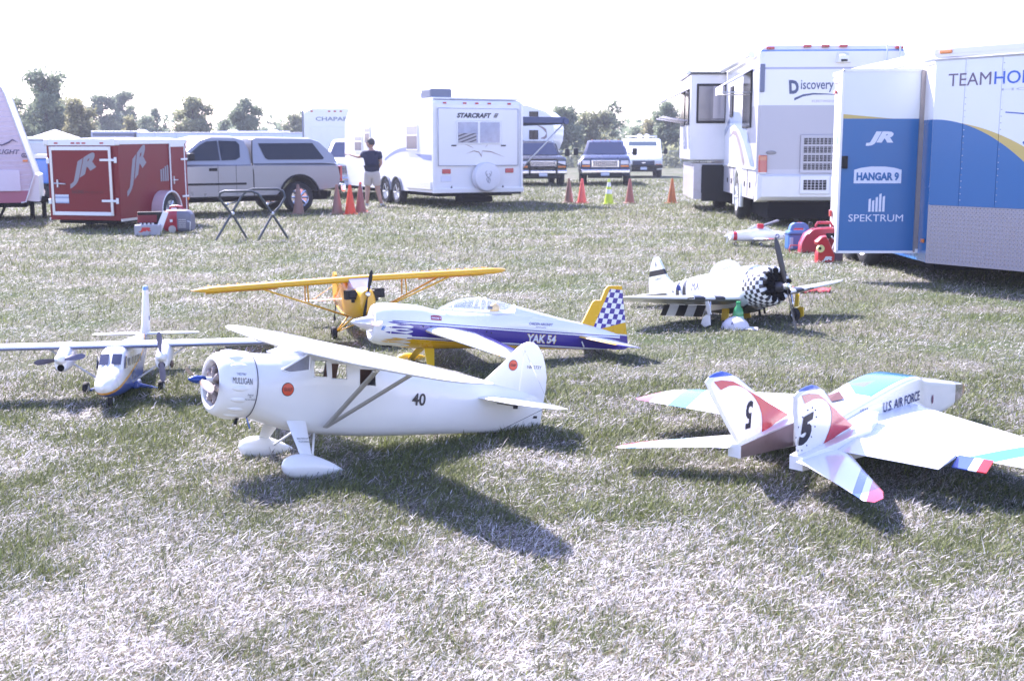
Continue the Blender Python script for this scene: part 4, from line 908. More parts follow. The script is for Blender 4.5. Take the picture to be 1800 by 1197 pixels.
def silver_pickup():
    t = root('pickup_truck', 'silver extended-cab pickup truck with matching camper shell behind the red trailer', 'pickup truck', (-4.828, 31.69, 0), (0, 0, 215.5))
    sv = mat('silver_truck_paint', (.27, .27, .29), .3, metal=.4, coat=.8, var=.05, vscale=1.2, dirt=.15)
    prof = [(.03, .62), (.10, .60), (.62, .52)] + arc(1.16, .40, .52, 168, 12, 12) + [(1.75, .42), (4.30, .40)] + arc(4.92, .40, .50, 175, 5, 10) + [(5.55, .42), (5.80, .50), (5.86, .75), (5.80, 1.05), (5.2, 1.14), (4.35, 1.20), (2.0, 1.22), (.06, 1.20), (.0, .9)]
    slab(MB(), prof, .98, .05, .07).build('body', sv, t)
    cab = [(2.38, 1.18), (2.42, 1.60), (2.52, 1.80), (2.75, 1.86), (3.3, 1.87), (3.62, 1.80), (4.38, 1.20)]
    mb = MB(); rings = []
    for y, k in ((-.93, 1), (-.88, .5), (-.7, 0), (.7, 0), (.88, .5), (.93, 1)):
        rings.append([(x - (.0 if x < 3.5 else .02 * k), y * (1 - .16 * max(0, (z - 1.2) / .66)), z - .05 * k * (z > 1.5)) for x, z in cab])
    mb.loft(rings).build('cab', sv, t)
    cap = [(.10, 1.21), (.20, 1.42), (.55, 1.77), (.75, 1.83), (2.2, 1.85), (2.32, 1.80), (2.34, 1.21)]
    mb = MB(); rings = []
    for y, k in ((-.93, 1), (-.88, .4), (-.7, 0), (.7, 0), (.88, .4), (.93, 1)):
        rings.append([(x, y * (1 - .14 * max(0, (z - 1.2) / .64)), z - .04 * k * (z > 1.5)) for x, z in cap])
    mb.loft(rings).build('camper_shell', sv, t)
    def sy(z): return .93 * (1 - .155 * max(0, (z - 1.2) / .65)) + .012
    for sg in (1, -1):
        P = [(.45, 1.33), (.72, 1.70), (2.16, 1.69), (2.02, 1.34), (1.95, 1.30), (.50, 1.30)]
        pane(t, [(x, sg * sy(z), z) for x, z in P], name='shell_window')
        P = [(2.78, 1.30), (2.66, 1.36), (2.64, 1.66), (2.72, 1.74), (3.15, 1.75), (3.13, 1.29)]
        pane(t, [(x, sg * sy(z), z) for x, z in P], name='rear_quarter_window')
        P = [(3.17, 1.29), (3.19, 1.75), (3.45, 1.73), (3.62, 1.65), (4.12, 1.28)]
        pane(t, [(x, sg * sy(z), z) for x, z in P], name='door_window', m=mat('tinted_door_glass', (.020, .022, .03), .12, var=0, spec=.4))
        g = MB(); g.tube([(2.36, sg * .935, 1.78 - 0), (2.38, sg * .955, 1.25), (2.36, sg * .985, .95), (2.36, sg * .985, .45)], .012, 6); g.tube([(2.8, sg * .984, 1.18), (2.8, sg * .984, .48)], .004, 4); g.tube([(3.25, sg * .984, 1.2), (3.25, sg * .984, .48)], .003, 4); g.build('panel_gap', blk, t)
        m = MB(); m.box((3.98, sg * 1.13, 1.38), (.16, .26, .17), bev=.04); m.tube([(3.98, sg * .93, 1.3), (3.98, sg * 1.08, 1.36)], .03, 6); m.build('wing_mirror', blk, t)
        MB().box((3.02 + .35, sg * .985, 1.08), (.20, .03, .07), bev=.012).build('door_handle', blk, t)
        MB().box((3.35, sg * .985, .74), (1.6, .02, .05), bev=.006).build('rub_strip', blk, t)
        f = MB(); f.tube([(x, sg * .985, z) for x, z in arc(1.16, .40, .525, 178, 2, 14)], .03, 6); f.build('wheel_arch_trim', blk, t)
        MB().box((.02, sg * .92, .95), (.06, .14, .38), bev=.015).build('tail_lamp', redl, t)
        MB().box((1.2, sg * .984, .93), (2.2, .006, .012)).build('body_crease', sv, t)
    MB().box((-.06, 0, .60), (.16, 1.9, .2), bev=.04).build('rear_bumper', chrome, t)
    MB().box((2.9, 0, .42), (5.2, 1.5, .22)).build('chassis', dark, t)
    pane(t, [(.135, -.72, 1.30), (.135, .72, 1.30), (.46, .62, 1.70), (.46, -.62, 1.70)], name='rear_window')
    axle_wheel(t, 1.16, .97, .385, .27, 8); axle_wheel(t, 4.92, .97, .385, .27, 8)
silver_pickup()

def red_trailer():
    t = root('cargo_trailer', 'red enclosed cargo trailer with white trimmed rear door and silver letters JR', 'trailer', (-8.296, 23.893, -.125), (0, -.6, 75.37))
    rp = mat('trailer_red_paint', (.19, .003, .010), .35, coat=.06, spec=.35, var=.10, vscale=1.5, bump=.05, bscale=2.5)
    MB().box((1.3, 0, 1.08), (2.6, 1.56, 1.52), bev=.01).build('body', rp, t)
    r = MB(); r.loft([[(x, y, 1.84 + .06 * (1 - (y / .78) ** 2)) for y in [-.78 + .13 * k for k in range(13)]] + [(x, .78, 1.80), (x, -.78, 1.80)] for x in (0, 2.6)]); r.build('roof', wht2, t)
    for x, y, d in ((0, 0, (.03, 1.6, .13)), (2.6, 0, (.03, 1.6, .09)), (1.3, .79, (2.6, .03, .09)), (1.3, -.79, (2.6, .03, .09))): MB().box((x, y, 1.82), d, bev=.006).build('roof_rail', wht, t)
    for y in (-.79, .79): MB().box((1.3, y, .33), (2.6, .03, .05)).build('lower_rail', alu, t); MB().box((-.004, y * .985, 1.82), (.04, .09, .12), bev=.01).build('corner_cap', alu, t)
    rd = MB().box((-.015, .02, 1.08), (.03, 1.36, 1.30), bev=.004).build('rear_door', rp, t)
    for a, d in (((-.035, .02, 1.70), (.02, 1.26, .07)), ((-.035, .02, .45), (.02, 1.26, .07)), ((-.035, .67, 1.075), (.02, .055, 1.32)), ((-.035, -.62, 1.075), (.02, .055, 1.32))): MB().box(a, d, bev=.004).build('door_trim', alu if d[1] < .1 else wht, rd)
    for z in (1.48, .70):
        h = MB(); h.box((-.05, -.58, z), (.02, .34, .045), bev=.008); h.box((-.045, -.745, z), (.03, .05, .11), bev=.008); h.box((-.045, .735, z - .02), (.03, .06, .10), bev=.008); h.build('hinge', wht, rd)
    h = MB(); h.tube([(-.06, .62, 1.03), (-.06, .36, 1.02)], .013, 6); h.box((-.05, .54, 1.03), (.03, .03, .15)); h.build('door_latch', alu, rd)
    for y in (.55, .18, .06, -.06, -.45): MB().box((-.02, y, 1.80), (.02, .08, .028), bev=.006).build('marker_lamp', redl, t)
    MB().box((-.04, .47, .73), (.012, .30, .17), bev=.004).build('licence_plate', plate, t)
    sl = mat('silver_vinyl_lettering', (.26, .25, .28), .4, metal=.2); dk = mat('dark_red_lettering', (.08, .005, .01), .4)
    P = lambda u, v: (-.0325, -u - .02, v + 1.30 + u * .55)
    lettering('JR', t, sl, P, .42, .60, bold=.06, shear=.25)
    lettering('RACING', t, dk, lambda u, v: (-.0325, .12 - u, .87 + v), .07, .26, bold=.04); lettering('PRODUCTS', t, dk, lambda u, v: (-.0325, -.24 - u, .86 + v), .04, .40)
    # right side: door, fender, wheels, reflections stay real
    Q = lambda x0, z0, k=.35: (lambda u, v: (x0 + u, -.784, z0 + v + u * k))
    lettering('JR', t, sl, Q(.62, 1.30, .7), .55, .75, bold=.05, shear=.25)
    br = MB()
    for i, h in enumerate((.24, .26, .30, .32)): br.box((1.53 + i * .085, -.785, 1.02 + h / 2), (.055, .008, h))
    br.build('signal_bars_mark', sl, t)
    MB().box((2.17, -.79, 1.06), (.60, .02, 1.40), bev=.004).build('side_door', rp, t)
    for a, d in (((2.17, -.80, 1.745), (.60, .02, .07)), ((2.17, -.80, .36), (.60, .02, .06)), ((1.88, -.80, 1.06), (.03, .02, 1.38)), ((2.46, -.80, 1.06), (.03, .02, 1.38))): MB().box(a, d, bev=.003).build('door_trim', wht, t)
    for z in (1.45, .68): MB().box((2.42, -.815, z), (.26, .02, .04), bev=.006).build('hinge', wht, t)
    h = MB(); h.tube([(1.92, -.82, 1.03), (2.12, -.82, 1.03)], .013, 6); h.box((1.98, -.81, 1.03), (.03, .02, .16)); h.build('door_latch', alu, t)
    MB().box((2.57, -.80, 1.80), (.05, .02, .035)).build('marker_lamp', amb, t); MB().box((2.55, -.80, .62), (.06, .02, .05)).build('marker_lamp', amb, t)
    for sg in (-1, 1):
        f = MB(); n = 16; A = arc(1.50, .44, .36, 185, -5, n); B = arc(1.50, .44, .40, 185, -5, n)
        f.loft([[(A[i][0], sg * .78, A[i][1]), (B[i][0], sg * .78, B[i][1]), (B[i][0], sg * 1.02, B[i][1]), (A[i][0], sg * 1.02, A[i][1])] for i in range(n + 1)], smooth=False); f.build('fender', mat('fender_pinkish_white', (.55, .40, .42), .3, coat=.6), t)
        wheel(t, (1.50, sg * .90, .445), .33, .19, .62, spokes=6, rim=alu)
        MB().tube([(x, sg * 1.02, z) for x, z in arc(1.5, .44, .385, 185, -5, 14)], .014, 6).build('fender_lip', wht, t)
    MB().box((1.3, 0, .28), (2.4, 1.3, .06)).build('chassis', dark, t)
    a = MB(); a.tube([(2.6, .5, .36), (3.6, 0, .42)], .04, 6); a.tube([(2.6, -.5, .36), (3.6, 0, .42)], .04, 6); a.tube([(3.4, 0, .9), (3.4, 0, .14)], .035, 8); a.build('tow_bar', dark, t)
    return t
red_trailer()

def nose_trailer():
    t = root('travel_trailer', 'pinkish white travel trailer with slanted nose at the left edge', 'travel trailer', (-10.45, 27, 0), (0, 0, 18.5))
    pk = mat('pinkish_siding', (.70, .60, .66), .4, coat=.2, masks=lambda x, y, z: [(z < .66, (.42, .12, .18))], dirt=.1); pw = mat('lilac_white_panel', (.74, .68, .74), .35, coat=.3)
    prof = [(-7, .40), (-.30, .40), (-.20, .42), (0, 1.0), (-.02, 1.08), (-.50, 2.72), (-.56, 2.86), (-.66, 2.95), (-.80, 2.98), (-7, 3.0)]
    mb = MB(); mb.prism(prof, 'y', 0, 2.4); mb.build('body', pk, t)
    MB().prism([(0.0, .42), (-.18, .44), (.02, 1.02), (.08, .98), (.08, .42)], 'y', .04, 2.36).build('nose_skirt', wht2, t)
    def xr(z): return -.01 - (z - 1.02) / 1.7 * .49 if z > 1.02 else -.01 - (1.02 - z) / .6 * .19
    for i in range(22):
        z = .70 + i * .104; a, b = xr(z) - .02, xr(z + .09) - .02
        s = MB(); s.add([(-5, -.004, z), (a, -.004, z), (b, -.022, z + .086), (-5, -.022, z + .086), (-5, -.002, z + .10), (b, -.002, z + .10)], [[0, 1, 2, 3], [3, 2, 5, 4]]); s.build('siding_panel', pk, t)
    e = MB(); e.tube([(x, -.02, z) for x, z in prof[1:9]], .018, 6); e.tube([(x, 2.4, z) for x, z in prof[1:9]], .018, 6); e.build('edge_trim', wht, t)
    MB().box((-.75, -.03, 1.02 - .14), (.92, .03, .46), bev=.012).build('compartment_door', pw, t)
    MB().box((-.17, -.035, 1.305), (.10, .025, .045), bev=.006).build('marker_lamp', amb, t)
    ink = mat('grey_purple_lettering', (.10, .08, .14), .4)
    lettering('FLIGHT', t, ink, lambda u, v: (-.52 + u, -.027, 1.50 + v + u * -.03), .10, .50, shear=.3, bold=.02); lettering('G2', t, ink, lambda u, v: (-.18 + u, -.027, 1.42 + v), .10, .12, bold=.04)
    lettering('JAY', t, ink, lambda u, v: (-1.05 + u, -.027, 1.52 + v), .14, .3, shear=.3, bold=.02)
    b = MB(); b.tube([(-1.1, -.03, 1.70), (-.85, -.03, 1.74), (-.62, -.03, 1.64), (-.48, -.03, 1.70), (-.40, -.03, 1.76), (-.30, -.03, 1.70)], [.004, .012, .014, .02, .014, .004], 6); b.build('bird_mark', ink, t)
    MB().box((-3.5, 1.2, .34), (6.6, 2.0, .10)).build('chassis', dark, t)
    a = MB(); a.tube([(-.3, .6, .42), (1.1, 1.2, .42)], .05, 6); a.tube([(-.3, 1.8, .42), (1.1, 1.2, .42)], .05, 6); a.tube([(.12, 1.0, 0), (.12, 1.0, .5)], .05, 8); a.tube([(.95, 1.2, .05), (.95, 1.2, .9)], .04, 8); a.build('tow_bar', dark, t)
    l = MB(); l.tube([(-.62, .1, .36), (-.80, .05, 0)], .03, 6); l.tube([(-.1, .3, .42), (-.1, .3, 0)], .05, 8); l.build('landing_leg', dark, t)
    wheel(t, (-2.6, .15, .34), .34, .22, .6); wheel(t, (-3.5, .15, .34), .34, .22, .6)
nose_trailer()

def rear_trailer():
    """white trailer seen from behind with spare wheel"""
    t = root('travel_trailer', 'white travel trailer lettered STARCRAFT seen from behind with covered spare wheel', 'travel trailer', (-.899, 32.764, 0), (0, 0, 116.5))
    bd = mat('trailer_rear_white', (.78, .78, .79), .35, coat=.3, var=.03, vscale=.8)
    prof = [(0, .42), (0, 2.70), (.06, 2.80), (.18, 2.83), (6.4, 2.83), (6.9, 2.4), (7.0, 1.4), (6.7, .45), (4.1, .42)]
    MB().prism(prof, 'y', -1.31, 1.31).build('body', bd, t)
    MB().box((3.2, 0, 2.86), (6.2, 2.5, .05), bev=.02).build('roof', wht2, t)
    MB().box((-.03, 0, .47), (.08, 2.66, .13), bev=.02).build('rear_bumper', wht, t)
    for y in (1.30, -1.30): MB().box((-.02, y * .985, 1.6), (.05, .07, 2.3), bev=.012).build('corner_trim', wht, t)
    d = MB().box((-.02, 0, 1.86), (.05, 2.34, 1.50), bev=.015).build('fold_down_bunk_door', bd, t)
    tr = MB()
    for a, b in (((-.05, 1.16, 1.12), (-.05, 1.16, 2.60)), ((-.05, -1.16, 1.12), (-.05, -1.16, 2.60)), ((-.05, 1.16, 2.60), (-.05, -1.16, 2.60)), ((-.05, 1.16, 1.12), (-.05, -1.16, 1.12))): tr.tube([a, b], .009, 5)
    tr.build('door_seal', mat('blue_grey_trim', (.35, .37, .45), .5), d)
    wf = MB().box((-.05, .0, 1.98), (.03, 1.30, .62), bev=.03).build('window', wht, d)
    lt = mat('net_window_glass', (.38, .40, .50), .12, coat=1, var=.35, vscale=6)
    for y in (.32, -.32): pane(wf, [(-.068, y - .29, 1.71), (-.068, y - .29, 2.25), (-.068, y + .29, 2.25), (-.068, y + .29, 1.71)], lt, 'pane')
    s = MB(); s.add([(-.072, .60, 1.72), (-.072, .08, 1.72), (-.072, .08, 1.96), (-.072, .60, 1.96)], [[0, 1, 2, 3]]); s.build('blind', mat('striped_blind', (.45, .43, .44), .7, masks=lambda x, y, z: [((y * .35 + z).mod(.09) < .04, (.12, .11, .12))]), wf)
    ink = mat('dark_grey_lettering', (.04, .04, .05), .4); tan = mat('tan_stripe', (.35, .27, .22), .4); 
    lettering('STARCRAFT', t, ink, lambda u, v: (-.052, .13 - u, 2.42 + v), .13, 1.0, bold=.05, shear=.25)
    f = MB()
    for k in range(3): f.add([(-.052, -.42 - k * .02 - a, 2.37 + k * .04 + b) for a, b in ((0, 0), (.11, 0), (.13, .028), (.02, .028))], [[0, 1, 2, 3]])
    f.build('flag_mark', ink, t)
    st = MB()
    def taper(P, w):
        n = len(P); up = [(-.053, a, b + w[i]) for i, (a, b) in enumerate(P)]; lo = [(-.053, a, b - w[i]) for i, (a, b) in enumerate(P)]
        st.add(up + lo, [[i, i + 1, n + i + 1, n + i] for i in range(n - 1)])
    taper([(.36, 1.43), (.15, 1.50), (0, 1.47), (-.08, 1.36)], [.002, .012, .015, .03]); taper([(-.08, 1.40), (-.1, 1.50), (-.35, 1.48), (-.75, 1.34)], [.03, .012, .014, .002]); taper([(.40, 1.67), (.25, 1.62), (.15, 1.57)], [.002, .01, .002]); taper([(-.26, 1.67), (-.18, 1.58)], [.01, .002])
    st.build('star_stripe', tan, t)
    for y in (.72, -.72): MB().box((-.055, y, 1.64), (.03, .14, .035), bev=.008).build('grab_latch', blk, d)
    for y in (.92, -.92): MB().box((-.01, y, .97 if y > 0 else .98), (.04, .24, .12), bev=.012).build('tail_lamp', redl, t)
    for y in (.95, .38, .03, -.33, -.92): MB().box((-.005, y, 2.735), (.04, .10, .045), bev=.01).build('marker_lamp', redl, t)
    MB().box((-.008, .93, .78), (.012, .30, .15), bev=.004).build('licence_plate', mat('white_blue_plate', (.68, .70, .80), .4), t)
    c = MB().rev([(-.27, .02), (-.27, .30), (-.25, .36), (-.20, .385), (-.08, .385), (-.05, .36)], (0, -.17, .82), n=32); cv = c.build('spare_wheel_cover', mat('white_vinyl_cover', (.74, .74, .78), .45, bump=.4, bscale=9), t)
    g = MB(); C0 = Vector((-.276, -.17, .82)); al = [((0, -.16), (.02, -.08), (0, 0)), ((0, -.02), (-.08, .06), (-.09, .16), (-.05, .20)), ((0, -.02), (.09, .05), (.12, .14), (.09, .20)), ((-.07, .05), (-.02, .10)), ((.08, .05), (.04, .12)), ((0, 0), (-.06, -.05), (-.03, -.16), (.05, -.2)), ((.03, -.02), (.07, -.08), (.06, -.16))]
    for P in al: g.tube([C0 + Vector((0, -a * .8, b * .8)) for a, b in P], .007, 5)
    g.build('stag_mark', mat('grey_print', (.28, .28, .32), .5), cv)
    for y in (.75, -.75): MB().prism([(y, .52), (y + .07, .52), (y + .03, .60)], 'x', -.03, -.02).build('step_bracket', blk, t)
    # sunlit left side
    sw = mat('pale_tinted_glass', (.09, .10, .15), .15, coat=0, var=.25, vscale=5)
    for x0, x1, z0, z1 in ((1.0, 1.75, 1.55, 2.15), (4.7, 5.1, 1.75, 2.15), (5.4, 6.0, 1.5, 1.9)):
        w = MB().box(((x0 + x1) / 2, 1.32, (z0 + z1) / 2), (x1 - x0 + .08, .03, z1 - z0 + .10), bev=.012).build('window', wht, t)
        pane(w, [(x0, 1.337, z0), (x1, 1.337, z0), (x1, 1.337, (z0 + z1) / 2 + .05), (x0, 1.337, (z0 + z1) / 2 + .05)], sw, 'pane'); pane(w, [(x0, 1.337, (z0 + z1) / 2 + .09), (x1, 1.337, (z0 + z1) / 2 + .09), (x1, 1.337, z1), (x0, 1.337, z1)], mat('pale_upper_pane', (.30, .32, .40), .2), 'pane')
    s = MB(); P = [(1.7 + k * .2, 1.55 - .32 * (k / 9.0) ** 2) for k in range(10)]; n = len(P)
    s.add([(x, 1.313, z + .05) for x, z in P] + [(x, 1.313, z - .02 - .04 * (1 - k / 9)) for k, (x, z) in enumerate(P)], [[i, i + 1, n + i + 1, n + i] for i in range(n - 1)]); s.add([(.05, 1.313, 1.40), (.05, 1.313, 1.25), (.6, 1.313, 1.28), (1.2, 1.313, 1.42)], [[0, 1, 2, 3]]); s.build('side_stripe', mat('blue_grey_stripe', (.22, .26, .42), .4), t)
    MB().box((.9, 1.33, .60), (1.7, .05, .22), bev=.02).build('lower_skirt', wht, t)
    for x in (2.56, 3.42):
        for sg in (1, -1):
            wheel(t, (x, sg * 1.225, .36), .35, .22, .66, spokes=5, rim=wht); a_ = MB(); A_ = arc(x, .38, .41, 180, 0, 12); a_.add([(a, sg * 1.313, b) for a, b in A_], [list(range(13))]); a_.build('wheel_arch', blk, t)
            MB().tube([(a, sg * 1.325, b) for a, b in arc(x, .38, .42, 175, 5, 12)], .03, 6).build('wheel_arch_trim', mat('grey_arch', (.25, .27, .32), .5), t)
    MB().box((3.3, 0, .36), (6.2, 2.2, .10)).build('chassis', dark, t); MB().box((.5, -.1, .22), (.5, .9, .16), bev=.03).build('holding_tank', dark, t); MB().box((-.02, -.95, .38), (.08, .6, .05)).build('step', blk, t)
    a = MB().box((.55, .95, 2.98), (.7, .62, .26), bev=.05).build('roof_air_conditioner', mat('slate_plastic', (.16, .18, .24), .5), t)
    MB().box((4.0, .2, 3.02), (.8, .75, .22), bev=.08).build('roof_air_conditioner', wht, t); MB().box((4.9, .4, 2.97), (.6, .5, .12), bev=.03).build('roof_vent', wht, t)
    aw = MB(); aw.loft([[(x, -1.31, 2.42), (x, -2.75, 2.30), (x, -2.75, 2.285), (x, -1.31, 2.40)] for x in (.25, 5.2)], smooth=False); sl = mat('slate_blue_awning', (.07, .09, .17), .6)
    w = aw.build('awning', sl, t); MB().tube([(.2, -2.78, 2.30), (5.25, -2.78, 2.30)], .085, 12).build('awning_roller', sl, w); MB().box((.24, -2.02, 2.33), (.03, 1.5, .17), bev=.01).build('valance', sl, w)
    MB().tube([(.25, -2.72, 2.24), (.25, -1.34, .95)], .022, 6).build('awning_arm', alu, w); MB().tube([(5.1, -2.72, 2.24), (5.1, -1.34, .95)], .022, 6).build('awning_arm', alu, w)
rear_trailer()

def cream_trailer():
    t = root('travel_trailer', 'cream white trailer lettered CHAPARRAL rising behind the silver pickup shell', 'travel trailer', (-7.0, 50, 0), (0, 0, -90))
    cr = mat('cream_white_gelcoat', (.74, .76, .70), .35, coat=.3); D = 50 / 2150
    hw = 1.45
    MB().loft([[(x, -hw + a, z0), (x, hw - a, z0), (x, hw - a, z1), (x, hw - a - .3, z1 + .12), (x, -hw + a + .3, z1 + .12), (x, -hw + a, z1)] for x, a, z0, z1 in ((-9, 0, .6, 3.1), (-.25, 0, .6, 3.1), (0, .1, .8, 3.0))], smooth=False).build('body', cr, t)
    for y in (-1.05, -.35, -.12, .12): MB().box((.0, y, 3.02), (.05, .10, .05), bev=.01).build('marker_lamp', redl, t)
    lettering('CHAPARRAL', t, mat('blue_grey_lettering', (.22, .26, .36), .5), lambda u, v: (.012, .05 + u, 2.72 + v), .16, 1.9, bold=.02)
    MB().box((.01, .0, 1.9), (.03, 2.2, 1.0), bev=.02).build('bay_panel', cr, t)
    MB().box((-.2, -1.46, 2.3), (.06, .04, 1.5)).build('corner_trim', mat('grey_blue_trim', (.30, .32, .42), .5), t); MB().box((-4, 0, .5), (8, 2.4, .3)).build('chassis', dark, t)
    wheel(t, (-5, 1.2, .4), .4, .25); wheel(t, (-5, -1.2, .4), .4, .25)
cream_trailer()
def fifth_wheel():
    t = root('travel_trailer', 'white fifth wheel trailer with brown swooshes and rounded nose behind the awning', 'travel trailer', (1.72, 53.5, 0), (0, 0, -12))
    wh = mat('fifth_wheel_white', (.76, .77, .78), .35, coat=.4)
    prof = [(-9, .55), (-2.3, .55), (-2.3, 1.45), (-.10, 1.50), (.06, 1.9), (.10, 2.4), (-.02, 2.9), (-.30, 3.12), (-1.0, 3.35), (-2.2, 3.55), (-9, 3.62)]
    MB().prism(prof, 'y', -.0, 2.5).build('body', wh, t)
    for z0, z1 in ((2.72, 3.10), (1.95, 2.30)):
        w = MB().box((-.80, -.01, (z0 + z1) / 2), (.40, .03, z1 - z0 + .04), bev=.02).build('window', blk, t)
        for x in (-.89, -.71): pane(w, [(x - .07, -.03, z0), (x + .07, -.03, z0), (x + .07, -.03, z1), (x - .07, -.03, z1)], dglass, 'pane')
    br = mat('taupe_swoosh', (.28, .22, .20), .4)
    def sw(P, w, m):
        n = len(P); s = MB(); s.add([(x, -.006, z + w[i]) for i, (x, z) in enumerate(P)] + [(x, -.006, z - w[i]) for i, (x, z) in enumerate(P)], [[i, i + 1, n + i + 1, n + i] for i in range(n - 1)]); s.build('swoosh', m, t)
    sw([(-.62, 2.52), (-.40, 2.42), (-.25, 2.28), (-.22, 2.12), (-.32, 2.0), (-.5, 1.97)], [.01, .05, .08, .10, .06, .01], br); sw([(-1.5, 2.05), (-1.2, 1.75), (-.8, 1.62), (-.5, 1.60)], [.12, .10, .05, .005], mat('blue_grey_swoosh', (.25, .28, .42), .4)); sw([(-1.6, 2.95), (-1.25, 2.88)], [.05, .01], br)
    MB().box((-5.5, 1.25, .45), (7, 2.0, .2)).build('chassis', dark, t); wheel(t, (-6, .15, .4), .4, .25); wheel(t, (-7, .15, .4), .4, .25)
    MB().tube([(-2.6, .3, 0), (-2.6, .3, .6)], .05, 6).build('landing_leg', dark, t); MB().rev([(3.6, .03), (3.72, .06), (3.75, .02)], (-2.5, 1.2, 0), 'z', 8).build('antenna', wht, t)
fifth_wheel()

def front_truck(label, loc, yaw, col, group=None, dually=True, marker=True, guard=False, amberl=True, cab='same', van=False, s=1.0):
    t = root('van' if van else 'pickup_truck', label, 'van' if van else 'pickup truck', loc, (0, 0, yaw)); t.scale = (s, s, s)
    body = mat('truck_paint_%d_%d' % (int(col[0] * 1000), int(col[2] * 1000)), col, .25, coat=.35, var=.03)
    hw = .98
    if van:
        prof = [(0, .45), (.02, .95), (-.12, 1.12), (-.75, 1.30), (-1.55, 1.98), (-1.8, 2.06), (-5.2, 2.06), (-5.4, 1.9), (-5.45, .45)] + arc(-4.2, .40, .42, 0, 180, 8) + arc(-.95, .40, .42, 0, 180, 8)
    else:
        prof = [(0, .50), (.03, .80), (0, 1.12), (-.15, 1.22), (-1.2, 1.27), (-1.35, 1.25), (-5.9, 1.25), (-5.95, .55)] + arc(-4.7, .42, .47, 0, 180, 8) + arc(-1.0, .42, .47, 0, 180, 8)
    slab(MB(), prof, hw, .05, .08).build('body', body, t)
    if not van:
        cb = [(-1.25, 1.22), (-1.98, 1.78), (-2.2, 1.86), (-3.6, 1.86), (-3.85, 1.7), (-3.9, 1.22)]
        mb = MB(); mb.loft([[(x, y * (1 - .20 * max(0, (z - 1.2) / .66)), z - .04 * k * (z > 1.6)) for x, z in cb] for y, k in ((-.93, 1), (-.85, .4), (-.6, 0), (.6, 0), (.85, .4), (.93, 1))]).build('cab', body, t)
        pane(t, [(-1.30, -.80, 1.285), (-1.30, .80, 1.285), (-1.93, .66, 1.765), (-1.93, -.66, 1.765)], name='windscreen', m=mat('blue_reflecting_glass', (.03, .04, .08), .08, var=0, spec=.5))
        for sg in (1, -1): pane(t, [(-1.55, sg * .93, 1.30), (-2.05, sg * .81, 1.75), (-3.5, sg * .81, 1.75), (-3.6, sg * .93, 1.30)], name='door_window')
    else:
        pane(t, [(-.84, -.80, 1.36), (-.84, .80, 1.36), (-1.44, .72, 1.90), (-1.44, -.72, 1.90)], name='windscreen', m=mat('green_grey_glass', (.10, .13, .15), .06, coat=1, var=0))
        for sg in (1, -1): pane(t, [(-1.2, sg * .99, 1.35), (-1.65, sg * .98, 1.85), (-2.2, sg * .98, 1.85), (-2.2, sg * .99, 1.35)], name='door_window')
        rk = MB(); rk.tube([(-1.9, -.8, 2.18), (-1.9, .8, 2.18)], .03, 6); rk.tube([(-4.5, -.8, 2.18), (-4.5, .8, 2.18)], .03, 6)
        for y in (-.75, .75): rk.tube([(-1.9, y, 2.18), (-4.5, y, 2.18)], .025, 6); rk.tube([(-1.9, y, 2.0), (-1.9, y, 2.2)], .02, 6)
        rk.build('roof_rack', wht, t)
        for y in (-.1, .3): MB().rev([(2.06, .12), (2.25, .14), (2.3, .05)], (-2.6, y, 0), 'z', 12).build('roof_ventilator', wht, t)
    gz = .62 if van else .74; gh = .26 if van else .30
    g = MB().box((.03, 0, gz + gh / 2 + .02), (.05, 1.12 if not van else 1.15, gh), bev=.02).build('grille', chrome if not van else mat('dark_grille', (.05, .05, .06), .4), t)
    gi = MB().box((.05, 0, gz + gh / 2 + .02), (.03, 1.0, gh - .07)).build('grille_mesh', mat('grille_blue_black', (.04, .05, .09), .4, metal=.4), t)
    bars = MB(); [bars.box((.07, 0, gz + .07 + k * .05), (.012, 1.0, .010)) for k in range(5 if not van else 0)]; [bars.box((.07, -.48 + k * .08, gz + gh / 2 + .02), (.008, .008, gh - .08)) for k in range(13 if not van else 0)]
    if van: bars.box((.075, 0, gz + gh / 2 + .04), (.01, .22, .04), bev=.004); bars.box((.075, 0, gz + gh / 2 + .04), (.01, .07, .08), bev=.004)
    bars.build('grille_bar', chrome, t)
    for sg in (1, -1):
        MB().box((.02, sg * .78, gz + gh * .72), (.05, .32, gh * .55), bev=.02).build('headlight', mat('headlight_glass', (.55, .58, .68), .08, coat=1, metal=.3), t)
        MB().box((.02, sg * .78, gz + gh * .24), (.05, .32, .07), bev=.01).build('indicator_lamp', amb, t)
        m = MB(); m.box((-1.45 if not van else -1.15, sg * 1.22, 1.38), (.10, .20, .30), bev=.04); m.tube([(-1.45 if not van else -1.15, sg * .92, 1.30), (-1.45 if not van else -1.15, sg * 1.15, 1.33)], .025, 6); m.build('wing_mirror', blk, t)
        wheel(t, (-1.0 if not van else -.95, sg * .87, .40), .40, .25, .55)
        wheel(t, (-4.7 if not van else -4.2, sg * (1.0 if dually else .87), .40), .40, .25, .55)
        if dually:
            f = MB(); f.ell((-4.7, sg * 1.02, .78), (.62, .18, .30), 14); f.ell((-4.7, sg * 1.02, .62), (.55, .17, .25), 14); f.build('flared_fender', body, t)
            MB().ell((-.95, sg * .97, .72), (.52, .07, .30), 12).build('fender_bulge', body, t)
    MB().box((.07, 0, .60), (.14, 1.98, .18), bev=.05).build('front_bumper', chrome if not van else blk, t)
    MB().box((.03, 0, .43), (.08, 1.4, .14), bev=.02).build('air_dam', blk, t); MB().box((-2.8, 0, .42), (5.0, 1.4, .2)).build('chassis', dark, t)
    MB().box((.15, 0, .50), (.01, .34, .15), bev=.003).build('licence_plate', plate, t)
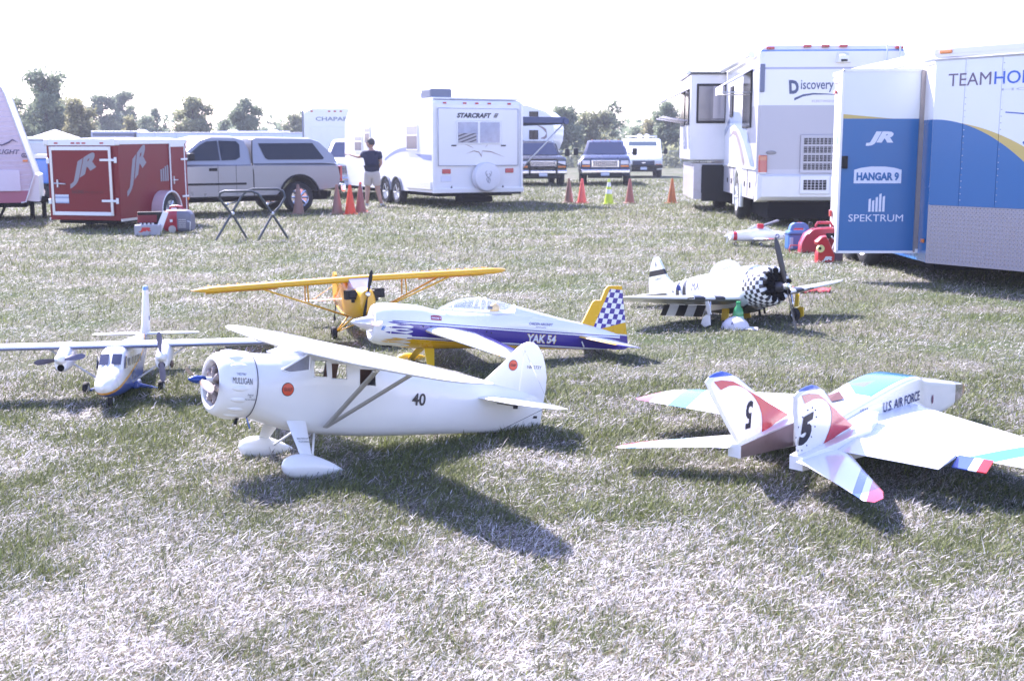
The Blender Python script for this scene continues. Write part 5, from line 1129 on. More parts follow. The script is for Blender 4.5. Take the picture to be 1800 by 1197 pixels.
    if marker:
        for y in (-.55, -.18, 0, .18, .55): MB().box((-2.05, y, 1.865), (.10, .05, .035), bev=.01).build('marker_lamp', amb, t)
    if guard:
        b = MB(); b.tube([(.2, -.55, .5), (.25, -.55, 1.1), (.25, .55, 1.1), (.2, .55, .5)], .035, 8); b.tube([(.24, -.55, .8), (.24, .55, .8)], .03, 6); b.tube([(.24, -.95, .85), (.24, -.55, .95)], .03, 6); b.tube([(.24, .95, .85), (.24, .55, .95)], .03, 6); b.build('brush_guard', blk, t)
    return t
front_truck('dark blue dual-wheeled pickup truck with chrome bumper and amber roof lamps facing the camera', (3.85, 51.0, 0), -94, (.02, .035, .09), s=1.02)
front_truck('black pickup truck with brush guard, half hidden below the dark blue awning', (1.25, 50.2, 0), -84, (.012, .014, .018), guard=True, marker=False)
front_truck('white work van with roof rack parked right of the dark blue truck', (6.90, 64.8, 0), -93, (.78, .78, .78), van=True, dually=False, marker=False)
front_truck('white pickup truck facing the camera behind the man and the cones', (-5.05, 38.5, 0), -88, (.76, .77, .78), dually=False, marker=False)

def blue_truck():
    t = root('box_van', 'bright blue box van with white roof between the slanted trailer and the red one', 'van', (-15.6, 36, 0), (0, 0, 0)); t.scale = (.8, 1, .86)
    bl_ = mat('bright_blue_paint', (.05, .22, .60), .3, coat=.6); MB().box((1.0, 1, 1.05), (3.2, 2.0, .85), bev=.06).build('body', bl_, t)
    MB().box((.6, 1, 1.75), (2.5, 1.9, .75), bev=.12).build('cab', mat('grey_blue_paint', (.18, .22, .30), .3, coat=.6), t); MB().box((.6, 1, 2.16), (2.6, 2.0, .10), bev=.04).build('roof', wht, t)
    MB().box((1.0, 1, 1.55), (3.2, 2.02, .14), bev=.02).build('belt_panel', wht, t); pane(t, [(-.5, .04, 1.55), (1.7, .04, 1.55), (1.5, .04, 2.05), (-.3, .04, 2.05)], name='window')
    wheel(t, (-.1, .15, .36), .36, .24); wheel(t, (2.2, .15, .36), .36, .24); MB().box((1, 1, .5), (3.0, 1.8, .3)).build('chassis', dark, t)
blue_truck()
def long_trailer():
    D = 70; x0, x1 = px(170, D), px(551, D); t = root('semi_trailer', 'long low pale blue white trailer stretched behind the silver pickup', 'trailer', (x0, D, 0), (0, 0, 0)); L_ = x1 - x0
    MB().box((L_ / 2 + 1.2, 1.25, 1.55), (L_ - 2.4, 2.5, 1.75), bev=.03).build('body', mat('pale_blue_white_panel', (.62, .68, .72), .4, masks=lambda x, y, z: [(z > 2.33, (.50, .50, .62)), (x.mod(1.2) < .03, (.45, .5, .55))]), t)
    f = MB().box((1.3, 1.2, 1.5), (2.6, 2.4, 2.0), bev=.03).build('framed_front_section', mat('lilac_frame', (.55, .56, .68), .4), t); MB().box((1.3, -.02, 2.30), (2.4, .04, .18)).build('dark_panel', mat('dark_slot', (.15, .16, .22), .5), f)
    for x in (2.6, 7.8, 10.1): MB().ell((x, 1, 2.46), (.35, .3, .14), 10).build('roof_ventilator', wht, t)
    MB().box((9, 1.0, 2.47), (4, .8, .08)).build('roof_duct', alu, t); MB().box((L_ / 2, 1.2, .6), (L_ - 1, 2, .25)).build('chassis', dark, t)
    for x in (2, 8.6, 9.7): wheel(t, (x, .2, .5), .5, .3)
long_trailer()
def tent():
    D = 75; t = root('canopy_tent', 'white peaked canopy tent top showing above the red trailer roof', 'tent', (px(108, D), D, 0), (0, 0, 20))
    r = MB(); r.add([(-1.7, -1.7, 2.05), (1.7, -1.7, 2.05), (1.7, 1.7, 2.05), (-1.7, 1.7, 2.05), (0, 0, 2.65)], [[0, 1, 4], [1, 2, 4], [2, 3, 4], [3, 0, 4]]); r.add([(a * 1.7, b * 1.7, z) for z in (2.05, 1.8) for a, b in ((-1, -1), (1, -1), (1, 1), (-1, 1))], [[i, (i + 1) % 4, 4 + (i + 1) % 4, 4 + i] for i in range(4)]); r.build('roof', mat('white_tent_fabric', (.78, .76, .75), .7), t)
    for a in (-1.65, 1.65):
        for b in (-1.65, 1.65): MB().tube([(a, b, 0), (a, b, 2.05)], .03, 6).build('leg', alu, t)
tent()
def motorhome():
    t = root('motorhome', 'large white and grey motorhome lettered Discovery with its side slide pushed out', 'motorhome', (6.32, 24.68, 0), (0, 0, 86.5))
    def bm_(x, y, z):
        return [((z < 2.42) * (x < 3.6), (.42, .41, .44)), ((z < 1.16), (.50, .49, .52)), ((z > 3.12) * (z < 3.16), (.35, .36, .48)), ((z > 3.465) * (z < 3.50), (.15, .28, .60))]
    bd = mat('motorhome_two_tone', (.76, .76, .77), .3, coat=.25, var=.02, masks=bm_)
    H = 1.42
    mb = MB(); secs = []
    for x, a, z0, z1 in ((0.0, .05, 1.0, 3.50), (.05, 0, .9, 3.58), (.4, 0, .55, 3.62), (9.2, 0, .5, 3.62), (9.7, .1, .5, 3.2), (9.8, .2, .7, 2.0)):
        secs.append([(x, -H + a, z0), (x, H - a, z0), (x, H - a, z1 - .16), (x, H - a - .05, z1 - .06), (x, H - a - .16, z1), (x, -H + a + .16, z1), (x, -H + a + .05, z1 - .06), (x, -H + a, z1 - .16)])
    mb.loft(secs, smooth=False); mb.build('body', bd, t)
    b = MB(); b.loft([[(x, -H + a, z0), (x, H - a, z0), (x, H - a, z1), (x, -H + a, z1)] for x, a, z0, z1 in ((-.10, .10, .62, 1.02), (-.02, .02, .55, 1.06), (.25, .0, .5, 1.06))], smooth=False); b.build('rear_bumper', mat('bumper_cream_white', (.70, .70, .68), .3, coat=.5), t)
    MB().box((4.8, 0, .42), (9.3, 2.3, .5)).build('chassis', dark, t)
    # grille: two panels with slats of their own
    for nm, za, zb, ya, yb, rows in (('upper', 1.13, 1.80, .50, -.35, 4), ('lower', .72, .99, .50, .05, 1)):
        f = MB().box((-.015 if za > 1 else -.11, (ya + yb) / 2, (za + zb) / 2), (.03, ya - yb + .14, zb - za + .10), bev=.02).build('engine_grille', bd if za > 1 else wht2, t)
        h = (zb - za) / rows
        for i in range(rows):
            z = za + h * (i + .5); x = -.033 if za > 1 else -.128
            p_ = MB().box((x, (ya + yb) / 2, z), (.006, ya - yb, h * .72)).build('grille_opening', blk, f)
            br = MB(); n = int((ya - yb) / .075)
            for k in range(1, n): br.box((x - .006, yb + k * (ya - yb) / n, z), (.008, .014, h * .72))
            for k in (-1, 0, 1): br.box((x - .006, (ya + yb) / 2, z + k * h * .2), (.006, ya - yb, .008))
            br.build('grille_bar', bd, f)
    for sg in (1, -1):
        l = MB().box((.0, sg * 1.30, 1.25), (.09, .17, .38), bev=.02).build('tail_lamp', mat('red_amber_lamp', (.40, .02, .02), .2, coat=1, masks=lambda x, y, z: [((z > 1.34), (.45, .10, .03)), ((z < 1.10), (.6, .6, .6))]), t)
        for y in ((1.22, .50, .15, -.20, -1.28) if sg > 0 else ()): MB().box((-.005, y, 3.565 if abs(y) < 1 else 3.53), (.09, .16, .05), bev=.015).build('marker_lamp', redl, t)
    c = MB(); c.loft([[(x, -.09 + w * -1 + .12 * 0, z0), (x, .09 + w, z0), (x, .07 + w * .6, z1), (x, -.07 - w * .6, z1)] for x, w, z0, z1 in ((.0, .06, 3.24, 3.44), (-.14, .03, 3.25, 3.38))], smooth=False); o = c.build('camera_hood', wht, t); o.location = (0, -.20, 0); MB().box((-.15, 0, 3.28), (.02, .12, .04)).build('lens', blk, o)
    MB().box((-.01, 1.36, 2.95), (.05, .10, .55), bev=.02).build('air_slot', mat('blue_grey_slot', (.14, .16, .24), .4), t)
    ink = mat('navy_grey_lettering', (.06, .08, .16), .4)
    lettering('D', t, ink, lambda u, v: (-.006, .74 - u, 2.775 + v), .27, .20, bold=.05, shear=-.1); lettering('iscovery', t, ink, lambda u, v: (-.006, .28 - u, 2.79 + v), .24, .64, bold=.01)
    s = MB(); P = [(.72, 2.56), (.55, 2.63), (.35, 2.655), (.1, 2.645), (-.15, 2.62)]; s.add([(-.006, y, z + .002) for y, z in P] + [(-.006, y, z - w) for (y, z), w in zip(P, (.05, .04, .03, .02, .004))], [[i, i + 1, 6 + i, 5 + i] for i in range(4)]); s.build('underline_mark', ink, t)
    lettering('FLEETWOOD', t, mat('faint_grey_lettering', (.40, .33, .33), .5), lambda u, v: (-.006, .13 - u, 2.50 + v), .045, .48)
    lettering('FORD', t, MATS['faint_grey_lettering'], lambda u, v: (-.006, 1.14 - u, 1.49 + v), .03, .1)
    MB().ell((-.005, 1.14, 1.49), (.004, .11, .04), 12).build('badge', mat('dark_badge', (.12, .12, .14), .3, coat=1), t)
    ld = MB()
    for y in (-1.02, -1.27): ld.tube([(-.14, y, 1.4), (-.14, y, 3.5), (.0, y, 3.80), (.3, y, 3.80)], .016, 6)
    for z in (1.6, 1.9, 2.2, 2.5, 2.8, 3.1, 3.28): ld.tube([(-.14, -1.02, z), (-.14, -1.27, z)], .012, 6)
    ld.build('ladder', alu, t)
    # left side
    st = MB()
    st.loft([[(5.95, 1.30, .32), (5.95, 2.16, .32), (5.95, 2.16, 1.20), (5.95, 1.30, 1.20)], [(9.3, 1.30, .32), (9.3, 2.16, .32), (9.3, 2.16, 1.20), (9.3, 1.30, 1.20)]], smooth=False)
    lo = st.build('slide_storage', mat('grey_lower_panel', (.48, .47, .50), .35, coat=.4, dirt=.2), t); MB().box((5.93, 1.60, .72), (.03, .72, .90)).build('storage_end', blk, lo); MB().box((5.935, 1.72, .80), (.02, .5, .65)).build('storage_panel', dark, lo)
    sl = MB().box((7.62, 1.80, 2.33), (3.34, .95, 2.10), bev=.03).build('slide_out', bd and mat('slide_white', (.76, .76, .78), .3, coat=.5), t)
    MB().box((7.6, 1.78, 3.40), (3.5, 1.08, .04)).build('slide_awning', mat('dark_slate_awning', (.05, .06, .07), .6), sl)
    MB().tube([(5.85, 2.32, 3.42), (9.4, 2.32, 3.42)], .05, 8).build('awning_roller', wht, sl)
    w = MB().box((5.94, 1.76, 2.66), (.03, .74, .96), bev=.012).build('window', blk, sl)
    gw = mat('curtained_window_glass', (.13, .13, .16), .08, coat=1, masks=lambda x, y, z: [(((y * 9).sin() > .2), (.30, .29, .33)), (z < 2.3, (.10, .10, .12))]); pane(w, [(5.92, 1.44, 2.24), (5.92, 2.08, 2.24), (5.92, 2.08, 3.08), (5.92, 1.44, 3.08)], gw, 'pane')
    for x0, x1 in ((6.3, 7.2), (7.6, 8.9)):
        w = MB().box(((x0 + x1) / 2, 2.285, 2.60), (x1 - x0, .03, .9), bev=.01).build('window', blk, sl)
        for k in (0, 1): pane(w, [(x0 + .05 + k * (x1 - x0) / 2, 2.303, 2.20), (x0 - .05 + (k + 1) * (x1 - x0) / 2, 2.303, 2.20), (x0 - .05 + (k + 1) * (x1 - x0) / 2, 2.303, 3.0), (x0 + .05 + k * (x1 - x0) / 2, 2.303, 3.0)], dglass, 'pane')
        a = MB(); a.tube([(x0, 2.3, 2.25), (x0 - .05, 2.95, 2.35)], .015, 5); a.tube([(x1, 2.3, 2.25), (x1, 2.95, 2.35)], .015, 5); a.loft([[(x0, 2.3, 3.05), (x0, 2.98, 2.72), (x0, 2.98, 2.70), (x0, 2.3, 3.02)], [(x1, 2.3, 3.05), (x1, 2.98, 2.72), (x1, 2.98, 2.70), (x1, 2.3, 3.02)]], smooth=False); a.build('window_awning', mat('striped_awning_fabric', (.72, .68, .72), .7), sl)
    for x0, x1, z0, z1 in ((1.0, 2.3, 2.0, 3.18), (4.2, 4.75, 2.3, 3.0)):
        w = MB().box(((x0 + x1) / 2, H + .012, (z0 + z1) / 2), (x1 - x0, .04, z1 - z0), bev=.01).build('window', blk, t); pane(w, [(x0 + .05, H + .035, z0 + .05), (x1 - .05, H + .035, z0 + .05), (x1 - .05, H + .035, z1 - .05), (x0 + .05, H + .035, z1 - .05)], dglass, 'pane')
    a = MB(); a.loft([[(x, H + .02, 3.20), (x, H + .62, 2.86), (x, H + .62, 2.70), (x, H + .60, 2.70), (x, H + .60, 2.85), (x, H + .02, 3.17)] for x in (1.0, 2.3)], smooth=False); aw = a.build('window_awning', MATS['striped_awning_fabric'], t)
    for x in (1.0, 2.3): MB().tube([(x, H + .03, 2.72), (x, H + .6, 2.72)], .014, 5).build('awning_arm', alu, aw)
    ar = MB(); ar.tube([(.5, H + .10, 3.45), (5.7, H + .12, 3.45)], .075, 10); ar.build('awning_roller', wht, t)
    for m, C_ in ((mat('blue_grey_arc', (.20, .27, .42), .3, coat=.6), ((5.9, 1.86, 2.02), (5.0, 2.06, 2.28), (4.0, 2.12, 2.42), (3.0, 1.98, 2.36), (2.2, 1.74, 2.16), (1.4, 1.42, 1.84), (.8, 1.18, 1.50), (.35, 1.18, 1.22))),
                  (mat('brown_arc', (.30, .22, .20), .3, coat=.6), ((4.7, 1.82, 1.86), (4.2, 1.90, 1.99), (3.6, 1.84, 1.97), (3.0, 1.64, 1.80), (2.5, 1.38, 1.58), (2.0, 1.18, 1.30)))):
        mb = MB(); n = len(C_); mb.add([(x, H + .006, b) for x, a, b in C_] + [(x, H + .006, a) for x, a, b in C_], [[i, i + 1, n + i + 1, n + i] for i in range(n - 1)]); mb.build('side_swoosh', m, t)
    MB().box((3, H + .012, 1.165), (5.9, .03, .05), bev=.01).build('belt_moulding', wht, t)
    for x in (.9, 1.8, 4.2, 5.0): MB().box((x, H + .01, .82), (.06, .02, .12), bev=.01).build('compartment_latch', blk, t)
    for x in (1.35, 3.8, 4.6): MB().box((x, H + .004, .86), (.012, .008, .56)).build('compartment_gap', blk, t)
    wa = MB(); wa.tube([(x, H + .005, z) for x, z in arc(2.85, .52, .60, 200, -20, 14)], .05, 8); wa.build('wheel_arch_trim', wht, t)
    ad = MB(); A = arc(2.85, .52, .58, 210, -30, 14); ad.add([(x, H + .003, max(z, .45)) for x, z in A], [list(range(15))]); ad.build('wheel_arch', blk, t)
    for x in (2.85, 7.8): wheel(t, (x, 1.31, .5), .50, .30, .6, spokes=8, rim=wht); wheel(t, (x, -1.28, .5), .50, .30, .6)
    MB().tube([(.9, .45, 0), (.9, .45, .6)], .045, 8).build('levelling_jack', alu, t); MB().tube([(.2, -.5, .6), (.1, -.35, .03)], .008, 5).build('cable', blk, t)
    MB().box((5, -.2, 3.74), (1.0, .8, .26), bev=.08).build('roof_air_conditioner', wht, t); MB().rev([(3.6, .1), (3.66, .1), (3.7, .04)], (3, .3, 0), 'z', 10).build('roof_vent', wht, t)
motorhome()

def team_trailer():
    t = root('enclosed_trailer', 'large blue and white enclosed trailer lettered TEAM HORIZON with diamond plate base', 'trailer', (4.9, 14.44, 0))
    BLU = (.008, .125, .34); GO = (.55, .42, .12)
    def nm(x, y, z):
        q = y * y
        return [(z < (q * -.31 + 1.90), GO), (z < (q * -.49 + 1.916), BLU)]
    def smk(x, y, z): return [((z < 1.916) * (y < 2.3), BLU), ((z < 1.3) * ((y + z * .8) < 4.2) * (y > 2.3), (.25, .55, .68)), ((z > 1.15) * (z < 1.75) * (((y * 7 + z * 9).sin()) > .35) * (y > 3.2) * (y < 4.3), (.25, .55, .68))]  # rear cyan is the blue paint with strong sunlight mixed into its colour
    nose = mat('trailer_nose_graphic', (.74, .77, .76), .3, coat=.2, var=.03, vscale=2, masks=nm, bump=.12, bscale=1.6); side = mat('trailer_side_graphic', (.77, .78, .78), .22, coat=.8, var=.02, masks=smk)
    z0, z1 = .25, 2.60
    poly = [(0, 4.5), (0, 0), (1.35, -1.93), (1.37, -1.93), (2.72, 0), (2.72, 4.5)]
    MB().prism([(a + (0.01 if a < 1 else -.01), b) for a, b in poly], 'z', z0, z1).build('body', side, t)
    # nose panels with riveted seams
    d = Vector((1.35, -1.93, 0)).normalized(); n = Vector((d.y, -d.x, 0)) ; n = n if n.x < 0 else -n
    def NP(s, z, off=0): p = d * s + n * off; return (p.x, p.y, z)
    seams = [0.0, .40, .863, 1.33, 1.79, 2.355]
    for i in range(5):
        a, b = seams[i] + .002, seams[i + 1] - .002; mb = MB(); mb.loft([[NP(s, z, o) for s, z, o in ((a, .93, .0), (b, .93, .0), (b, z1 - .02, .0), (a, z1 - .02, .0))], [NP(s, z, .012) for s, z in ((a + .001, .932), (b - .001, .932), (b - .001, z1 - .022), (a + .001, z1 - .022))]], smooth=False); mb.build('nose_panel', nose, t)
    rv = MB()
    for s in seams[1:-1]:
        for k in range(22): rv.ell(NP(s + .02, 1.0 + k * .072, .014), (.006, .006, .006), 6)
    rv.build('rivets', mat('bright_rivet', (.7, .72, .75), .25, metal=.6), t, kind='stuff')
    dp = mat('diamond_plate_metal', (.30, .29, .33), .35, metal=.5, var=.06)
    mb = MB(); mb.loft([[NP(s, z, .0) for s, z in ((0, z0), (2.355, z0), (2.355, .93), (0, .93))], [NP(s, z, .016) for s, z in ((0, z0), (2.355, z0), (2.355, .93), (0, .93))]], smooth=False); pb = mb.build('diamond_plate', dp, t)
    tr = MB()
    for i in range(54):
        for j in range(14):
            for q in (0, 1):
                s = .03 + i * .049 + q * .0245; z = z0 + .03 + j * .047 + q * .0235; a = R(45 if q else -45); c, si = math.cos(a) * .015, math.sin(a) * .015; k = .0045
                if s > 2.63 or z > .915: continue
                tr.add([NP(s - c, z - si, .0165), NP(s + k * math.sin(a), z - k * math.cos(a), .0165), NP(s + c, z + si, .0165), NP(s - k * math.sin(a), z + k * math.cos(a), .0165), NP(s, z, .0235)], [[0, 1, 4], [1, 2, 4], [2, 3, 4], [3, 0, 4]])
    tr.build('raised_treads', mat('bright_tread_metal', (.50, .50, .56), .25, metal=.8, var=0), pb, kind='stuff')
    for P, Q in ((0, 0), (1, 1)):
        e = MB(); e.tube([NP(0, z1 + .0, .0), NP(2.355, z1, .0)], .028, 6) if P == 0 else e.tube([(0, 0, z1), (0, 4.5, z1)], .028, 6); e.build('top_rail', alu if P == 0 else wht, t)
    rl = MB(); rl.loft([[NP(s, z, o) for z, o in ((z1 - .02, -.02), (z1 - .02, .018), (z1 + .11, .018), (z1 + .11, -.02))] for s in (0, 2.355)], smooth=False); rl.build('nose_rail', wht, t)
    r = MB(); r.prism([(-.03, 4.5), (-.03, 0), (1.35, -1.96), (1.37, -1.96), (2.75, 0), (2.75, 4.5)], 'z', z1 + .05, z1 + .11); r.build('roof', wht, t)
    MB().box((.015, 2.25, z1 + .02), (.06, 4.5, .16), bev=.02).build('side_rail', wht, t); MB().tube([(.005, -.003, z0), (.005, -.003, z1 + .05)], .012, 6).build('corner_seam', wht, t)
    lm = MB(); lm.box((0, 0, 0), (.16, .03, .04), bev=.01); o = lm.build('marker_lamp', amb, t); o.location = NP(.14, z1 + .075, .03); o.rotation_euler.z = math.atan2(d.y, d.x)
    MB().box((-.012, 4.42, 2.42), (.03, .10, .06), bev=.01).build('marker_lamp', redl, t); MB().box((-.012, 4.42, .60), (.03, .10, .10), bev=.01).build('marker_lamp', redl, t); MB().box((-.012, .14, .50), (.02, .09, .045), bev=.006).build('marker_lamp', amb, t)
    gp = mat('purple_grey_lettering', (.13, .10, .16), .3); bp_ = mat('bright_blue_lettering', (.03, .12, .50), .3); la = lambda c, z: (lambda u, v: NP(c + u, z + v + u * .0, .0145))
    lettering('TEAM', t, gp, la(.456, 2.355), .140, .55, bold=.008); lettering('HORIZON', t, bp_, la(1.27, 2.355), .140, 1.0, bold=.008); lettering('HOBBY', t, mat('pale_grey_lettering', (.45, .47, .52), .3), la(1.27, 2.225), .028, .8)
    s = MB(); s.add([NP(.93, 1.985, .0145), NP(1.9, 1.90, .0145), NP(1.9, 1.885, .0145), NP(.93, 1.972, .0145)], [[0, 1, 2, 3]]); s.add([NP(1.16 + a, 1.65 + b, .0145) for a, b in ((0, 0), (.12, .10), (.5, .2), (.7, .1), (.4, -.08), (.05, -.06))], [[0, 1, 2, 3, 4, 5]]); s.build('aircraft_graphic', mat('graphic_blue', (.04, .10, .38), .3), t)
    # opened side door
    def dm(x, y, z):
        return [(z < ((x + .965) * -.09 + 1.99), GO), (z < 1.935, BLU)]
    dpaint = mat('trailer_door_graphic', (.74, .77, .76), .3, coat=.15, var=.02, masks=dm)
    y = .38; x0, x1 = -.965, -.015; dz0, dz1 = .345, 2.50
    dr = MB().box(((x0 + x1) / 2, y + .03, (dz0 + dz1) / 2), (x1 - x0 - .03, .035, dz1 - dz0 - .03)).build('open_side_door', dpaint, t)
    f = MB(); f.box(((x0 + x1) / 2, y + .03, dz0), (x1 - x0, .06, .03)); f.box(((x0 + x1) / 2, y + .03, dz1), (x1 - x0, .06, .03)); f.box((x0, y + .03, (dz0 + dz1) / 2), (.03, .06, dz1 - dz0)); f.build('door_frame', wht, dr)
    MB().box((x1, y + .02, (dz0 + dz1) / 2), (.05, .07, dz1 - dz0)).build('hinge', mat('weathered_hinge', (.35, .31, .30), .4, metal=.7, var=.2, vscale=12), dr)
    MB().box((x0 + .055, y - .0, 1.42), (.07, .035, .15), bev=.01).build('door_latch', blk, dr)
    lw = mat('pale_lilac_lettering', (.70, .73, .82), .4); D = lambda cx, cz: (lambda u, v: (cx + u, y + .010, cz + v))
    lettering('JR', dr, lw, D(-.50, 1.70), .17, .33, bold=.06, shear=.3)
    b = MB(); b.add([D(-.505, 1.255)(a, c) for a, c in ((-.285, -.085), (.285, -.085), (.285, .075), (.2, .10), (.08, .115), (-.08, .115), (-.2, .10), (-.285, .075))], [list(range(8))]); b.build('label', lw, dr)
    lettering('HANGAR 9', dr, mat('door_blue_lettering', BLU, .3), lambda u, v: (-.505 + u, y + .007, 1.25 + v), .10, .51, bold=.05)
    b = MB()
    for i, h in enumerate((.16, .14, .18, .22, .19)): b.add([D(-.60 + i * .042, .83)(a, c) for a, c in ((0, 0), (.028, 0), (.028, h), (0, h - .01))], [[0, 1, 2, 3]])
    b.build('signal_bars_mark', lw, dr); lettering('SPEKTRUM', dr, lw, D(-.505, .755), .085, .66, bold=.025)
    for yy in (2.30, 3.05):
        wheel(t, (-.02 + .02, yy, .37), .37, .22, .62, axis='x')
        MB().tube([(-.02, p[0], p[1]) for p in arc(yy, .37, .44, 180, 0, 12)], .02, 6).build('fender_lip', wht, t)
    MB().box((1.2, 2.3, .25), (2.1, 4.3, .20)).build('chassis', dark, t)
    MB().box((-.005, .75, .36), (.03, .8, .05)).build('door_sill', wht, t)
team_trailer()

# ---------------- cones
def cone(label, x, y, kind):
    t = root('traffic_cone', label, 'traffic cone', (x, y, 0), (0, 0, random.uniform(-30, 30)), group='traffic cones standing in the grass')
    cols = {'faded': (.25, .14, .10), 'red': (.80, .07, .02), 'pink': (.82, .13, .11), 'lime': (.55, .68, .05), 'brick': (.30, .10, .08), 'orange': (.34, .10, .02), 'two': (.28, .14, .10)}
    c = cols[kind]; mk = None
    if kind == 'lime': mk = lambda x, y, z: [((z > .50) * (z < .62), (.78, .78, .78)), ((z > .30) * (z < .42), (.78, .78, .78))]
    if kind == 'faded2': pass
    m = mat('cone_' + kind, c, .5, var=.12, vscale=4, masks=mk, dirt=.25 if kind not in ('red', 'pink', 'lime') else 0)
    MB().rev([(.03, .135), (.06, .130), (.70, .030), (.715, .022), (.716, .012)], axis='z', n=20).build('body', m, t)
    MB().box((0, 0, .016), (.36, .36, .032), bev=.01).build('base', m, t)
    return t
def gp(xp, yp): # ground point seen at a spot of the photograph, worked out once
    a = R(8.973); ry, rz = math.cos(a) + (598.5 - yp) / 2150 * math.sin(a), -math.sin(a) + (598.5 - yp) / 2150 * math.cos(a); k = -1.6 / rz
    return (xp - 900) / 2150 * k, ry * k
for (xp, yp, kd, lb) in ((525, 377, 'faded', 'faded brown cone in front of the silver pickup rear wheel'), (593, 377, 'two', 'dull brown cone just behind the silver pickup bumper, its foot brighter orange'), (616, 377.5, 'red', 'bright red cone, middle one of the three near the man'), (634, 375, 'brick', 'dull orange cone right beside the legs of the man'),
                         (1000, 357.5, 'faded', 'brown faded cone left of the bright pink one, dark smudge on it'), (1023, 358, 'pink', 'bright pinkish orange cone before the dark blue truck left wheel'), (1070, 359.5, 'lime', 'lime yellow cone with two white bands'), (1107, 358.5, 'brick', 'reddish brown cone between the lime cone and the motorhome'), (1181, 358, 'orange', 'brownish orange cone partly hidden by the motorhome corner')):
    x, y = gp(xp, yp); cone(lb, x, y, kd)
x, y = gp(630, 374.5); tc_ = root('traffic_cone', 'narrow white collared cone peeking out behind the bright red cone', 'traffic cone', (x, y + .5, 0), group='traffic cones standing in the grass')
MB().rev([(.03, .12), (.06, .11), (.72, .032), (.74, .02)], axis='z', n=16).build('body', mat('cone_collar', (.78, .08, .03), .45, masks=lambda x, y, z: [((z > .48) * (z < .68), (.78, .78, .80))]), tc_); MB().box((0, 0, .016), (.34, .34, .032), bev=.01).build('base', MATS['cone_collar'], tc_)

# ---------------- folding plane stand, tool box, generator
def stand():
    x0, y0 = -4.52, 21.35; t = root('folding_stand', 'grey steel tube stand with two crossed hoops on the grass by the pickup', 'stand', (x0, y0, 0), (0, 0, 0))
    for k, s in ((0, 1), (1, -1)):
        xo = -.02 if k == 0 else .02
        for a in ((-.60, -.16), (-.60 + .85 - .36 + .3 - .02, 0)): pass
    hoops = [([(-.60 + .0, -.30, .0), (-.20, .10, .62), (-.02, .16, .82), (.10, .16, .88), (.20, .16, .88)])]
    # each X pair: two straight legs, top bars joined by rounded hoops
    def hoop(sgn, yt, yb):
        P = [(-.41 + sgn * .24 * -1, yb, 0), (-.41 + sgn * .02, (yt + yb) / 2, .46), (-.41 + sgn * .13, yt, .62), (-.41 + sgn * .14, yt, .80)]
        return P
    A = MB(); A.tube([(-.60, -.22, 0), (-.335, .02, .50), (-.21, .14, .74), (-.12, .17, .84), (.0, .18, .875), (.42, .18, .875), (.52, .18, .84), (.55, .17, .74), (.47, .10, .58), (.36, .02, .46), (.13, -.22, 0)], .021, 8); A.build('hoop', steel, t)
    B = MB(); B.tube([(-.14, .22, .0), (-.34, .0, .44), (-.45, -.10, .60), (-.52, -.16, .74), (-.50, -.17, .82), (-.42, -.18, .85), (.05, -.18, .85), (.15, -.17, .81), (.22, -.12, .70), (.36, .0, .44), (.58, .22, 0)], .021, 8); B.build('hoop', steel, t)
    for x in (-.335, .355): MB().ell((x, .0, .46), (.035, .04, .035), 8).build('pivot_bolt', alu, t); MB().ell((x - .08, -.06, .62), (.035, .035, .03), 8).build('lock_knob', chrome, t)
    for x in (-.38, .30): MB().tube([(x - .05, -.1, .62), (x + .10, .06, .66)], .012, 6).build('brace', steel, t)
stand()
def toolbox():
    x, y = gp(258, 416); t = root('tool_box', 'small white and grey tool box with open black lid by the red trailer wheel', 'tool box', (x, y + .1, 0), (0, 0, 10))
    b = MB(); b.box((0, 0, .11), (.46, .22, .20), bev=.02); b.build('body', mat('grey_white_plastic', (.32, .32, .35), .5), t); l = MB(); l.box((.03, .14, .32), (.44, .05, .24), rot=(14, 0, 8), bev=.015); l.build('lid', blk, t); MB().box((-.02, .11, .31), (.34, .03, .14), rot=(14, 0, 8)).build('lid_tray', mat('dark_red_tray', (.20, .02, .03), .5), t)
    MB().prism([(.22, .05), (.36, .42), (.27, .45), (.16, .2)], 'y', .05, .12).build('side_flap', wht, t)
    lettering('JR', t, red, lambda u, v: (-.04 + u, -.112, .12 + v), .09, .22, bold=.08, shear=.2); c = MB(); [c.box((-.12 + k * .07, -.02, .22), (.04, .05, .04), bev=.008) for k in range(4)]; c.build('charger', alu, t)
toolbox()
def generator():
    x, y = gp(312, 411); t = root('generator', 'small red and grey portable generator with handle by the red trailer', 'generator', (x, y + .15, 0), (0, 0, -8))
    P = Loft([(-.27, .10, .38, .05, 4), (-.22, .14, .43, .03, 4), (0, .15, .45, .03, 4), (.2, .14, .43, .03, 4), (.27, .11, .36, .06, 4)]); P.mesh(MB(), -.27, .02, 12, 24).build('red_shell', mat('generator_red', (.36, .012, .03), .35, coat=.5), t); P.mesh(MB(), .021, .27, 12, 24).build('grey_shell', mat('generator_grey', (.16, .16, .20), .45), t)
    MB().tube([(-.18, 0, .42), (-.16, 0, .49), (-.04, 0, .51), (.06, 0, .49), (.1, 0, .43)], .022, 8).build('handle', mat('generator_red', (.36, .012, .03)), t)
    d = MB(); d.rev([(-.155, .001), (-.155, .07), (-.145, .075)], (-.08, 0, .08), 'y', 16); d.build('outlet_ring', alu, t); MB().box((-.09, -.152, .24), (.05, .01, .05)).build('switch', wht, t); v = MB(); [v.box((.12, -.148, .12 + k * .035), (.14, .01, .012)) for k in range(5)]; v.build('vent', alu, t)
    MB().tube([(.25, -.1, .05), (.27, -.12, .22), (.2, -.13, .24)], .01, 6).build('carry_loop', alu, t)
generator()

